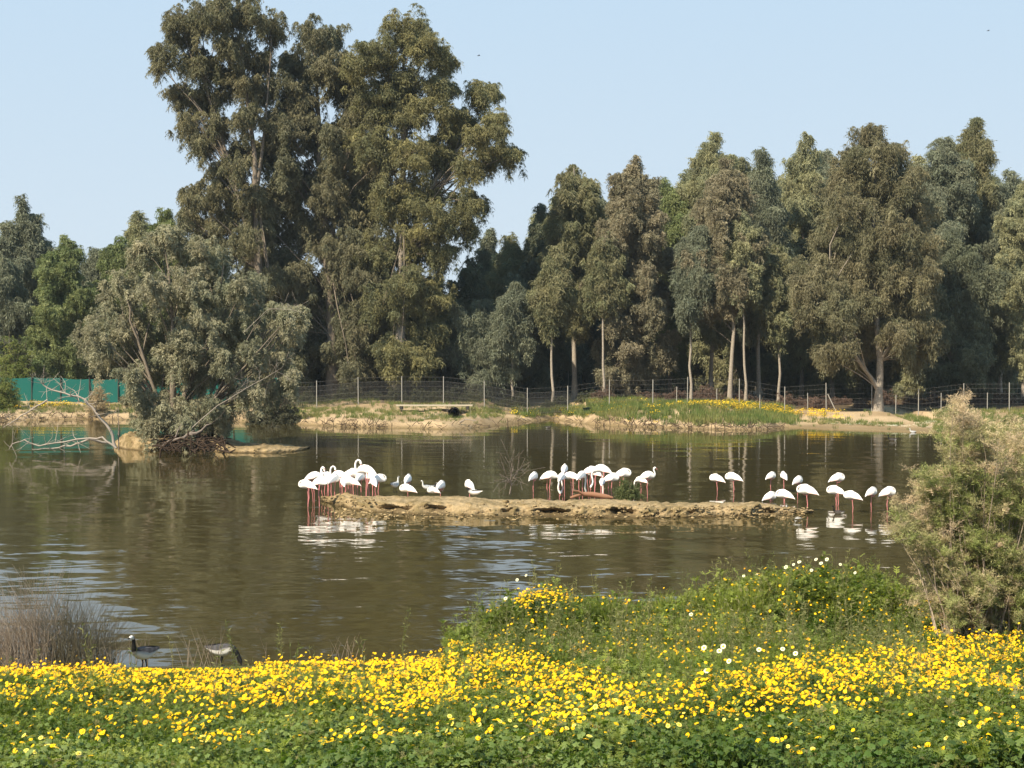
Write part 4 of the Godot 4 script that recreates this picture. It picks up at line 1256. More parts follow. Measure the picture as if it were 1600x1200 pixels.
func islets() -> void:
	rng.seed = 909
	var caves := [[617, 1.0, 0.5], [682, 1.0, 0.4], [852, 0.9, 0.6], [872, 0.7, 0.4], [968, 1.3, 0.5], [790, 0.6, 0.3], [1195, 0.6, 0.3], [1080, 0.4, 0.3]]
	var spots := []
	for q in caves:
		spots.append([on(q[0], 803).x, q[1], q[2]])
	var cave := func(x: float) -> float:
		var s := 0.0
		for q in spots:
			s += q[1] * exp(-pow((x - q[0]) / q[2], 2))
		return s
	var none := func(x: float) -> float: return 0.0
	mud_bank("mud_spit", "long low spit of cracked mud where the flamingos rest",
		[[500, 783], [530, 792], [560, 798], [620, 803], [700, 806], [800, 807], [900, 808], [1000, 810], [1100, 808], [1180, 807], [1235, 804], [1270, 801]],
		[[496, 780], [530, 781], [560, 783], [650, 784], [760, 787], [860, 789], [960, 791], [1060, 794], [1180, 797], [1235, 799], [1272, 799.5]], 0.38, cave, 3, func(_x: float) -> float: return 1.0)
	mud_bank("islet_mound", "low mound of mud and roots that carries the islet tree",
		[[176, 698], [195, 702], [230, 705], [280, 703], [320, 705], [360, 708], [420, 709], [460, 706], [480, 702]],
		[[174, 694], [200, 693], [250, 692], [300, 692], [340, 693], [400, 695], [440, 697], [484, 700]], 0.75, none, 20, func(x: float) -> float: return lerpf(1.0, 0.42, ss(-20.0, -17.5, x)), [-22.5, -18.4])
	# clods and stones on the spit
	var cl := Many.new()
	var b := Buf.new()
	var rows := []
	for k in 7:
		var a := -PI / 2 + PI * k / 6
		rows.append([sin(a), 0.1 * R(-1, 1), maxf(cos(a), 0.02) * R(0.6, 0.85), maxf(cos(a), 0.02) * R(0.8, 1.1), Color.WHITE, Color.WHITE])
	b.body(rows, 8)
	var cm := b.mesh(M.mud)
	for k in 900:
		var f := R(0, 1)
		var px := lerpf(505, 1262, f)
		var top := R(0, 1) < 0.35
		var py := lerpf(780, 797, f) if top else R(795, 809)
		var p := on(px, py + R(-4, 4), 0.36 if top else R(0.0, 0.25))
		var sz := R(0.015, 0.065)
		var bs := Basis(rdir(), R(0, TAU)).scaled(Vector3(sz * R(0.8, 1.8), sz * 0.8, sz))
		cl.put(Transform3D(bs, p), Color(0.42, 0.32, 0.18).lerp(Color(0.20, 0.15, 0.08), R(0, 1)))
	stuff(cl, "mud_clods", cm, "clods of dry mud scattered over the spit")
	# driftwood: the reddish log and the roots
	var lp := on(895, 778, 0.42)
	var lg := thing("log", lp, "reddish brown driftwood log on the spit under the middle flock", "log")
	part(lg, "trunk", stick([Vector3(-0.1, 0.0, 0), Vector3(0.35, 0.16, -0.05), Vector3(0.8, 0.14, 0.0), Vector3(1.3, 0.07, 0.1), Vector3(1.6, 0.02, 0.1)], [0.05, 0.08, 0.11, 0.1, 0.04], M.red_wood, 9))
	part(lg, "stub", stick([Vector3(0.5, 0.12, 0), Vector3(0.2, 0.28, 0.05), Vector3(0.0, 0.30, 0.1)], [0.06, 0.04, 0.02], M.red_wood, 7))
	dead_wood("twig_plant", "thin dead upright plant on the spit between the flocks", [[797, 772], [799, 758], [798, 744], [802, 730]], 63.0, 0.03, 34, M.grey_twig)
	# the green shrub on the spit
	var sp := on(981, 779, 0.4)
	shrub("spit_shrub", "small dark green shrub on the spit among the flamingos", "", sp, Vector3(0.72, 1.0, 0.45), 150, [Color(0.06, 0.085, 0.028), Color(0.13, 0.145, 0.055)], 0.36)
	# dead wood round the islet
	dead_wood("dead_tree", "bare grey dead tree leaning left out of the water by the islet", [[182, 700], [172, 672], [150, 645], [132, 624], [100, 614], [72, 606], [62, 594]], 93.0, 0.10, 36, M.white_twig)
	dead_wood("dead_branch", "pale fallen branch arching over the water at the far left", [[182, 700], [160, 684], [130, 686], [100, 690], [60, 697], [38, 688], [20, 694], [14, 702]], 92.0, 0.068, 22, M.white_twig)
	dead_wood("dead_branch", "low bleached branch floating below the arching one", [[170, 692, 0.5], [140, 687], [110, 697], [80, 700], [50, 702]], 92.5, 0.08, 6, M.white_twig)
	dead_wood("dead_branch", "thin dead branch dipping into the water at the left edge", [[75, 624], [50, 640], [25, 655], [5, 668]], 100.0, 0.06, 14, M.white_twig)
	dead_wood("dead_branch", "bare white branch sticking out of the islet tree's right side", [[300, 668], [340, 634], [385, 606], [415, 590], [440, 575]], 92.0, 0.03, 30, M.white_twig)
	dead_wood("dead_branch", "bare pale branch with few leaves high on the islet tree's right", [[380, 520], [420, 482], [455, 484], [478, 490]], 91.5, 0.016, 14, M.white_twig)
	dead_wood("dead_branch", "short bent trunk lying over the roots of the islet", [[250, 700], [275, 688], [305, 676], [330, 662]], 93.0, 0.16, 6, M.grey_twig)
	dead_wood("dead_branch", "thin upright dead stem beside the leaning dead tree", [[185, 703], [186, 672], [184, 648], [186, 630]], 93.5, 0.04, 6, M.grey_twig)
	dead_wood("dead_branch", "broken branch lying on the sand below the plank bridge", [[655, 656], [672, 652], [690, 657], [700, 650]], 126.0, 0.06, 8, M.white_twig)
	dead_wood("dead_branch", "forked stick on the wet sand right of the bridge", [[718, 660], [730, 655], [745, 658]], 124.0, 0.05, 7, M.white_twig)
	var roots := Many.new()
	var rb := Buf.new()
	rb.tube([Vector3(-0.5, 0.1, 0), Vector3(-0.2, 0.2, 0.05), Vector3(0.15, 0.1, -0.02), Vector3(0.5, -0.1, 0)], [0.03, 0.045, 0.04, 0.015], 5)
	for k in 170:
		var p := on(R(250, 350), R(684, 702), R(0.2, 0.9))
		roots.put(Transform3D(Basis(rdir(), R(0, TAU)).scaled(Vector3.ONE * R(0.5, 1.6)), p), Color(0.09, 0.065, 0.05).lerp(Color(0.17, 0.13, 0.10), R(0, 1)))
	stuff(roots, "roots", rb.mesh(M.white_twig), "tangle of dark roots under the islet tree")

# ------------------------------------------------------------------ the near bank
var daisy_petals: ArrayMesh
var daisy_disc: ArrayMesh
var daisy_stem: ArrayMesh
func daisy_parts(petal: Color, tip: Color) -> Array:
	var b := Buf.new()
	var n := 13
	for k in n:
		var a := TAU * k / n + R(-0.08, 0.08)
		var d := Vector3(cos(a), 0, sin(a))
		var s := Vector3(-sin(a), 0, cos(a))
		var o := b.vert(d * 0.008, Vector3.UP, petal)
		var l := b.vert(d * 0.026 + s * 0.0075 + Vector3(0, 0.003, 0), Vector3.UP, petal.lerp(tip, 0.5))
		var t := b.vert(d * R(0.034, 0.039) + Vector3(0, R(-0.004, 0.003), 0), Vector3.UP, tip)
		var r := b.vert(d * 0.026 - s * 0.0075 + Vector3(0, 0.003, 0), Vector3.UP, petal.lerp(tip, 0.5))
		b.tri(o, l, t)
		b.tri(o, t, r)
	var c := Buf.new()
	var mid := c.vert(Vector3(0, 0.011, 0), Vector3.UP, Color(0.84, 0.56, 0.025))
	var ring := []
	for k in 8:
		var a := TAU * k / 8
		ring.append(c.vert(Vector3(cos(a) * 0.013, 0.003, sin(a) * 0.013), Vector3(cos(a), 0.6, sin(a)).normalized(), Color(0.70, 0.42, 0.012)))
	for k in 8:
		c.tri(mid, ring[k], ring[(k + 1) % 8])
	return [b, c]

func growth(x: float, z: float, sd: float, qx: float) -> float:
	var g := noise.get_noise_2d(x * 5.0, z * 5.0)
	var t := 0.85 + 0.5 * noise.get_noise_2d(x * 14.0 + 70, z * 14.0)
	if qx < 700:
		t *= lerpf(0.10, 0.88, ss(0.3, 7.0, sd)) * (0.8 if qx > 190 and qx < 400 else 1.0)
	if qx > 740 and qx < 1440 and sd < 7:
		t *= 1.0 + 0.6 * ss(7, 2, sd) * ss(740, 800, qx) * ss(1440, 1390, qx) * (0.8 + g)
	return t

func foreground() -> void:
	rng.seed = 1010
	# leafy stalk of a crown daisy
	var feather: Array[ArrayMesh] = []
	for v in 3:
		var b := Buf.new()
		for s in 6:
			var a := R(0, TAU)
			var foot := Vector3(cos(a), 0, sin(a)) * R(0, 0.05)
			var top := foot + Vector3(cos(a) * R(0.02, 0.16), R(0.26, 0.42), sin(a) * R(0.02, 0.16))
			b.tube([foot, foot.lerp(top, 0.5) + rdir() * 0.015, top], [0.0035, 0.003, 0.002], 3, Color(0.9, 1.0, 0.8), false)
			for l in 9:
				var f := R(0.12, 1.0)
				var p := foot.lerp(top, f)
				var out := (rdir() * Vector3(1, 0.4, 1) + Vector3(0, 0.45, 0)).normalized()
				var len := R(0.05, 0.10)
				var e := p + out * len
				var sd := out.cross(Vector3.UP).normalized()
				b.leaf(p, e, sd * 0.007)
				for q in 3:
					var m := p.lerp(e, 0.3 + 0.28 * q)
					for g in [-1.0, 1.0]:
						b.leaf(m, m + (sd * g * 0.8 + out * 0.5 + Vector3(0, R(-0.2, 0.3), 0)) * len * 0.38, (out - sd * g * 0.5).normalized() * 0.007)
		feather.append(b.mesh(M.herb))
	# broad lobed leaves of mallow
	var mallow: Array[ArrayMesh] = []
	for v in 2:
		var b := Buf.new()
		for s in 16:
			var a := R(0, TAU)
			var foot := Vector3(cos(a), 0, sin(a)) * R(0, 0.06)
			var top := Vector3(cos(a) * R(0.04, 0.22), R(0.10, 0.34), sin(a) * R(0.04, 0.22))
			b.tube([foot, foot.lerp(top, 0.5) + Vector3(0, 0.03, 0), top], [0.003, 0.0025, 0.002], 3, Color(0.9, 1, 0.8), false)
			var n := (Vector3.UP + rdir() * 0.6 + Vector3(cos(a), 0, sin(a)) * 0.35).normalized()
			var u := n.cross(rdir()).normalized()
			var w := n.cross(u)
			var rad := R(0.018, 0.034)
			var mid := b.vert(top - n * rad * 0.25, n)
			var ring := []
			for k in 15:
				var an := TAU * k / 15.0 + 0.2
				var rr := rad * (1.0 if k % 3 else 0.78) * (0.55 if k == 0 else 1.0)
				ring.append(b.vert(top + (u * cos(an) + w * sin(an)) * rr + n * R(-0.006, 0.008), (n + (u * cos(an) + w * sin(an)) * 0.3).normalized()))
			for k in 15:
				b.tri(mid, ring[k], ring[(k + 1) % 15])
		mallow.append(b.mesh(M.herb))
	# a tuft of grass
	var blades: Array[ArrayMesh] = []
	for v in 2:
		var b := Buf.new()
		for s in 15:
			var a := R(0, TAU)
			var foot := Vector3(cos(a), 0, sin(a)) * R(0, 0.07)
			var lean := Vector3(cos(a), 0, sin(a)) * R(0.02, 0.16)
			var h := R(0.2, 0.42)
			var side := Vector3(-sin(a), 0, cos(a)).rotated(Vector3.UP, R(-1, 1)) * R(0.003, 0.005)
			var p1 := foot + lean * 0.3 + Vector3(0, h * 0.55, 0)
			var p2 := foot + lean * 1.1 + Vector3(0, h, 0)
			var nn := side.cross(p1 - foot).normalized()
			var q := [b.vert(foot - side, nn), b.vert(foot + side, nn), b.vert(p1 - side * 0.8, nn), b.vert(p1 + side * 0.8, nn), b.vert(p2, nn)]
			b.quad(q[0], q[1], q[3], q[2])
			b.tri(q[2], q[3], q[4])
		blades.append(b.mesh(M.herb))
	var fe: Array[Many] = [Many.new(), Many.new(), Many.new()]
	var ma: Array[Many] = [Many.new(), Many.new()]
	var bl: Array[Many] = [Many.new(), Many.new()]
	for k in 145000:
		var d := sqrt(R(13.5 * 13.5, 36.0 * 36.0))
		var x := R(-1, 1) * (d * 0.36 + 4.6)
		var z := -d
		var sd := shore_distance(x, z).x
		if sd < 0.02:
			continue
		var y := land(x, z)
		var p := Vector3(x, y - 0.02, z)
		var q := pix(p)
		if q.y > 1330:
			continue
		var g := noise.get_noise_2d(x * 5.0, z * 5.0)
		var g2 := noise.get_noise_2d(x * 14.0 + 70, z * 14.0)
		var gap := noise.get_noise_2d(x * 9.0 - 200, z * 9.0)
		if gap < -0.34 and R(0, 1) < 0.85:
			continue
		var tall := growth(x, z, sd, q.x)
		var low := 0.55 * ss(1130, 1200, q.y + g * 90)
		var grassy := ss(0.0, 0.25, g2 + 0.1) * (0.75 if q.x > 860 and q.x < 1230 and q.y < 1085 else 0.28)
		var bs := Basis(Vector3.UP, R(0, TAU)) * Basis(Vector3.RIGHT, R(-0.25, 0.25))
		var tone := clampf(0.45 + g * 0.9 + R(-0.3, 0.3), 0, 1)
		var green := Color(0.085, 0.128, 0.016).lerp(Color(0.235, 0.265, 0.050), tone) * R(0.62, 1.45)
		if R(0, 1) < 0.05:
			green = Color(0.22, 0.20, 0.075)
		var lush := ss(0.05, 0.3, g) * 0.22 if q.x > 1160 and q.x < 1420 and q.y < 1020 else 0.03
		if R(0, 1) < maxf(low, lush):
			ma[k % 2].put(Transform3D(bs.scaled(Vector3.ONE * R(0.8, 1.35) * minf(tall, 1.2)), p), Color(0.075, 0.130, 0.026).lerp(Color(0.190, 0.250, 0.075), tone) * R(0.8, 1.2))
			if R(0, 1) < 0.5:
				continue
		if R(0, 1) < grassy:
			bl[k % 2].put(Transform3D(bs.scaled(Vector3.ONE * R(0.8, 1.3) * tall), p), green * 1.1)
		else:
			fe[k % 3].put(Transform3D(bs.scaled(Vector3.ONE * (R(0.5, 1.05) if R(0, 1) < 0.95 else R(1.05, 1.5)) * tall), p), green)
	for k in 3:
		stuff(fe[k], "daisy_foliage", feather[k], "feathery green daisy foliage covering the near bank")
	for k in 2:
		stuff(ma[k], "mallow_leaves", mallow[k], "broad lobed mallow leaves low on the near bank")
		stuff(bl[k], "grass", blades[k], "fine green grass blades on the near bank")

	# tall thin stalks that stand above the rest
	var sk := Buf.new()
	for s in 3:
		var a := R(0, TAU)
		var top := Vector3(cos(a) * 0.14, R(0.75, 1.0), sin(a) * 0.14)
		var bend := Vector3(cos(a) * 0.03, 0.5, sin(a) * 0.03)
		sk.tube([Vector3.ZERO, bend, top], [0.004, 0.003, 0.0015], 3, Color.WHITE, false)
		for l in 16:
			var f := R(0.3, 1.0)
			var p := bend.lerp(top, (f - 0.5) * 2) if f > 0.5 else Vector3.ZERO.lerp(bend, f * 2)
			var o := (rdir() + Vector3(0, 0.5, 0)).normalized()
			sk.leaf(p, p + o * R(0.04, 0.10), o.cross(rdir()).normalized() * R(0.004, 0.010))
	var skm := sk.mesh(M.herb)
	var tallest := Many.new()
	for k in 6000:
		var d := R(19, 36)
		var x := R(-1, 1) * (d * 0.36 + 4.5)
		var sd := shore_distance(x, -d).x
		if sd < 0.1:
			continue
		var y := land(x, -d)
		var q := pix(Vector3(x, y, -d))
		var want := 0.75 if q.x > 740 and q.x < 1440 and q.y < 1060 else 0.06
		if q.x < 700 and sd < 7:
			want = 0.012
		if R(0, 1) < want:
			tallest.put(Transform3D(Basis(Vector3.UP, R(0, TAU)).scaled(Vector3.ONE * (R(0.5, 1.0) if R(0, 1) < 0.85 else R(1.0, 1.35))), Vector3(x, y - 0.02, -d)), Color(0.13, 0.155, 0.05).lerp(Color(0.30, 0.28, 0.13), R(0, 1)))
	stuff(tallest, "tall_stalks", skm, "thin upright stalks standing above the leaves of the near bank")

	# yellow daisies
	var pb := daisy_parts(Color(0.84, 0.44, 0.0), Color(0.90, 0.57, 0.006))
	daisy_petals = (pb[0] as Buf).mesh(M.petal)
	daisy_disc = (pb[1] as Buf).mesh(M.petal)
	daisy_stem = stick([Vector3(0, 0, 0), Vector3(0.004, -0.09, 0.003), Vector3(-0.004, -0.2, 0.0)], [0.002, 0.0025, 0.003], M.herb_stem, 3)
	var whole := (pb[0] as Buf).mesh(M.petal)
	whole = (pb[1] as Buf).mesh(M.petal, whole)
	var sb := Buf.new()
	sb.tube([Vector3(0, 0, 0), Vector3(0.004, -0.09, 0.003), Vector3(-0.004, -0.2, 0.0)], [0.002, 0.0025, 0.003], 3, Color.WHITE, false)
	whole = sb.mesh(M.herb_stem, whole)
	var bands := [
		PackedVector2Array([Vector2(-700, 1032), Vector2(0, 1034), Vector2(200, 1040), Vector2(360, 1042), Vector2(420, 1036), Vector2(520, 1022), Vector2(600, 1012), Vector2(720, 1008), Vector2(820, 1016), Vector2(900, 1045), Vector2(1000, 1078), Vector2(1000, 1108), Vector2(850, 1116), Vector2(700, 1108), Vector2(560, 1092), Vector2(400, 1098), Vector2(250, 1092), Vector2(150, 1072), Vector2(0, 1080), Vector2(-700, 1080)]),
		PackedVector2Array([Vector2(990, 1105), Vector2(1020, 1080), Vector2(1100, 1055), Vector2(1250, 1040), Vector2(1340, 1016), Vector2(1440, 1012), Vector2(2300, 1020), Vector2(2300, 1070), Vector2(1420, 1072), Vector2(1300, 1085), Vector2(1200, 1108), Vector2(1100, 1130), Vector2(1000, 1140)]),
		PackedVector2Array([Vector2(1452, 990), Vector2(1480, 962), Vector2(1530, 948), Vector2(1570, 955), Vector2(2300, 958), Vector2(2300, 1008), Vector2(1560, 1006), Vector2(1480, 1008)]),
		PackedVector2Array([Vector2(800, 925), Vector2(825, 902), Vector2(880, 898), Vector2(900, 925), Vector2(880, 945), Vector2(820, 958)]),
		PackedVector2Array([Vector2(1185, 955), Vector2(1200, 938), Vector2(1245, 938), Vector2(1240, 962)])]
	var amount := [0.84, 0.84, 0.88, 0.9, 0.8]
	var spots := []
	for k in 95000:
		var d := sqrt(R(14.0 * 14.0, 35.5 * 35.5))
		var x := R(-1, 1) * (d * 0.355 + 4.3)
		var sd := shore_distance(x, -d).x
		if sd < 0.15:
			continue
		var y := land(x, -d)
		var g2 := noise.get_noise_2d(x * 14.0 + 70, d * -14.0)
		var q := pix(Vector3(x, y + 0.3, -d))
		var hgt := growth(x, -d, sd, q.x) * R(0.34, 0.50) + 0.03 + (R(0.02, 0.2) if R(0, 1) < 0.12 else 0.0)
		q = pix(Vector3(x, y + hgt, -d))
		var cl := noise.get_noise_2d(x * 11.0 + 500, d * 7.0)
		var cl2 := noise.get_noise_2d(x * 30.0 - 90, d * 22.0)
		var want := 0.0
		var soft := q + Vector2(cl2 * 30.0, cl2 * 26.0 + R(-9, 9))
		for w in bands.size():
			if Geometry2D.is_point_in_polygon(soft, bands[w]):
				want = amount[w] * ss(-0.5, 0.12, cl + cl2 * 0.6)
				break
		if want == 0.0:
			if q.y < 1020:
				want = 0.13 * ss(-0.3, 0.3, cl) + 0.02 if q.x > 760 and q.y > 885 else (0.12 if q.x < 700 and q.y > 1010 else 0.0)
			elif q.y < 1150:
				want = 0.24 * ss(-0.15, 0.3, cl) + 0.03
				if q.x > 850 and q.x < 1250 and q.y < 1060:
					want = 0.02
			else:
				want = 0.26 * ss(-0.1, 0.3, cl) + 0.015
		if q.x > 195 and q.x < 395 and q.y < 1044:
			want = 0.0
		if q.x < 720:
			want *= ss(-1.5, 3.0, sd)
		if R(0, 1) > want:
			continue
		var n := (SUN.normalized() * 0.6 + Vector3(0, 0.65, 0) + rdir() * 0.75).normalized()
		var u := n.cross(rdir()).normalized()
		var sz := R(0.45, 0.92)
		var pale := R(0, 1)
		spots.append([d, Transform3D(Basis(u, n, u.cross(n)).scaled(Vector3.ONE * sz), Vector3(x, y + hgt, -d)), pale, q])
	spots.sort_custom(func(a, b): return a[0] < b[0])
	var rest := Many.new()
	var proto: Node3D = null
	var protos := []
	var singles := 0
	for s in spots:
		var inside: bool = s[3].y < 1198 and s[3].x > 2 and s[3].x < 1598
		if singles < 290 and inside:
			singles += 1
			var o: Node3D
			if proto == null or singles == 2 or singles == 3:
				proto = thing("yellow_daisy", Vector3.ZERO, "yellow daisy in the nearest part of the meadow, standing singly above the leaves", "flower", "yellow daisies nearest on the bank")
				protos.append(proto)
				part(proto, "petals", daisy_petals if singles != 2 else (daisy_parts(Color(0.82, 0.58, 0.06), Color(0.90, 0.80, 0.22))[0] as Buf).mesh(M.petal))
				part(proto, "disc", daisy_disc)
				part(proto, "stem", daisy_stem)
				o = proto
			else:
				o = (protos[rng.randi() % 3] as Node3D).duplicate()
				o.name = numbered("yellow_daisy")
				add_child(o)
			o.transform = s[1]
		else:
			var tone: float = s[2]
			rest.put(s[1], Color(1, 1, 1).lerp(Color(1.0, 1.15, 6.0), 0.6 * tone * tone) if tone > 0.12 else Color(0.95, 0.72, 0.8))
	stuff(rest, "yellow_daisies", whole, "dense drifts of yellow daisies sweeping across the near bank")
	# pale daisies on the mound
	var wb := daisy_parts(Color(0.80, 0.74, 0.42), Color(0.82, 0.80, 0.66))
	var wp := (wb[0] as Buf).mesh(M.petal)
	var wd := (wb[1] as Buf).mesh(M.petal)
	var first: Node3D = null
	for q in [[1162, 900], [1182, 898], [1228, 886], [1240, 882], [1249, 878], [1275, 874], [1283, 880], [1292, 874], [1313, 882], [1336, 895], [1268, 891], [1124, 1017], [1186, 1015], [1223, 1014], [1243, 1021], [1139, 1033], [1104, 1048], [1100, 1012], [1130, 1010], [1080, 960], [808, 906], [822, 899], [790, 935]]:
		var dd := 30.0 if q[1] < 960 else 26.0
		var best := at(q[0], q[1], dd)
		# far enough back that the plant reaches the flower
		for s in 60:
			dd = 22.0 + s * 0.2
			best = at(q[0], q[1], dd)
			if best.y - land(best.x, best.z) < 0.85 and shore_distance(best.x, best.z).x > 0.2:
				break
		var o: Node3D
		if first == null:
			first = thing("pale_daisy", Vector3.ZERO, "creamy white daisy on the leafy mound by the water", "flower", "creamy white daisies on the mound")
			part(first, "petals", wp)
			part(first, "disc", wd)
			part(first, "stem", stick([Vector3.ZERO, Vector3(0.01, -0.2, 0), Vector3(-0.01, -0.45, 0)], [0.002, 0.0025, 0.003], M.herb_stem, 3))
			o = first
		else:
			o = first.duplicate()
			o.name = numbered("pale_daisy")
			add_child(o)
		var n := (SUN.normalized() + Vector3(0, 0.2, 0.3) + rdir() * 0.3).normalized()
		var u := n.cross(Vector3.RIGHT).normalized()
		o.transform = Transform3D(Basis(u, n, u.cross(n)).scaled(Vector3.ONE * R(0.9, 1.35)), best)
		if q[1] > 950 and q[0] > 1000:
			tag(o, "creamy white daisy scattered in the low green below the mound", "flower", "creamy white daisies below the mound")
		elif q[0] < 900:
			tag(o, "creamy white daisy at the left edge of the yellow mound by the water", "flower", "creamy white daisies by the yellow mound")
		else:
			tag(o, "creamy white daisy along the top of the tall leafy mound", "flower", "creamy white daisies on the mound")

	# the dry reed clump on the left
	rng.seed = 1111
	var rp := on(82, 1046, 0.2)
	rp.y = land(rp.x, rp.z) - 0.05
	var rt := thing("reed_clump", rp, "dense clump of dry grey-brown reeds at the water's edge on the left", "reeds")
	var rbf: Array = [Buf.new(), Buf.new()]
	for k in 1500:
		var fx := R(-1, 1)
		var foot := Vector3(fx * 1.45 - 0.3, 0, R(-0.5, 0.45))
		var h := (2.25 - 0.95 * absf(fx - 0.05)) * R(0.5, 1.0)
		var lean := Vector3(R(-0.75, 0.45) + fx * 0.3, 0, R(-0.3, 0.3)) * h * 0.7
		if R(0, 1) < 0.3:
			lean *= 1.8
			h *= 0.75
		var p1 := foot + lean * 0.35 + Vector3(0, h * 0.6, 0)
		var p2 := foot + lean + Vector3(0, h, 0)
		var col := Color(0.25, 0.195, 0.145).lerp(Color(0.44, 0.37, 0.30), R(0, 1)) if fx < 0.25 else Color(0.11, 0.095, 0.06).lerp(Color(0.22, 0.19, 0.13), R(0, 1))
		(rbf[k % 2] as Buf).tube([foot, p1, p2], [0.0045, 0.004, 0.0015], 3, col, false)
	part(rt, "stalks", rbf[0].mesh(M.straw)).set_meta("kind", "stuff")
	part(rt, "leaning_stalks", rbf[1].mesh(M.straw)).set_meta("kind", "stuff")
	# dry single stalks along the near shore
	for q in [[318, 1045, "thin dry stalks between the two geese", 16, 0.8], [205, 1040, "dark stalks left of the upright goose", 14, 0.7], [415, 1045, "lone pale dry stalk right of the grazing goose", 1, 0.55], [540, 1040, "bent dry stalks at the water's edge left of the yellow spike", 10, 0.6], [920, 960, "bare grey twigs above the yellow mound", 12, 1.1], [885, 955, "forked bare twigs left of the grey ones on the mound", 9, 1.0], [1128, 960, "tall bare twig pair sticking up between the mounds", 3, 1.3], [1395, 960, "dry twigs in the dip left of the tamarisk", 14, 0.8]]:
		var p := on(q[0], q[1], 0.35)
		if shore_distance(p.x, p.z).x < 0.1:
			p.z = lookup(near_x, near_z, p.x).x + 0.2
		p.y = land(p.x, p.z)
		var t := thing("dry_stalks", p, q[2], "dry plant")
		var b := Buf.new()
		for k in q[3]:
			var foot := Vector3(R(-0.35, 0.35), 0, R(-0.15, 0.15)) if q[3] > 1 else Vector3.ZERO
			var h: float = q[4] * R(0.6, 1.0)
			var lean := Vector3(R(-0.35, 0.35), 0, R(-0.2, 0.2)) * h
			var p1 := foot + lean * 0.5 + Vector3(0, h * 0.55, 0)
			b.tube([foot, p1, foot + lean + Vector3(0, h, 0)], [0.006, 0.005, 0.002], 4, Color(0.26, 0.21, 0.16) * R(0.6, 1.1), false)
			if R(0, 1) < 0.6:
				b.tube([p1, p1 + Vector3(R(-0.25, 0.25), R(0.15, 0.35), 0)], [0.004, 0.0015], 3, Color(0.26, 0.21, 0.16), false)
		part(t, "stalk", b.mesh(M.straw)).set_meta("kind", "stuff")

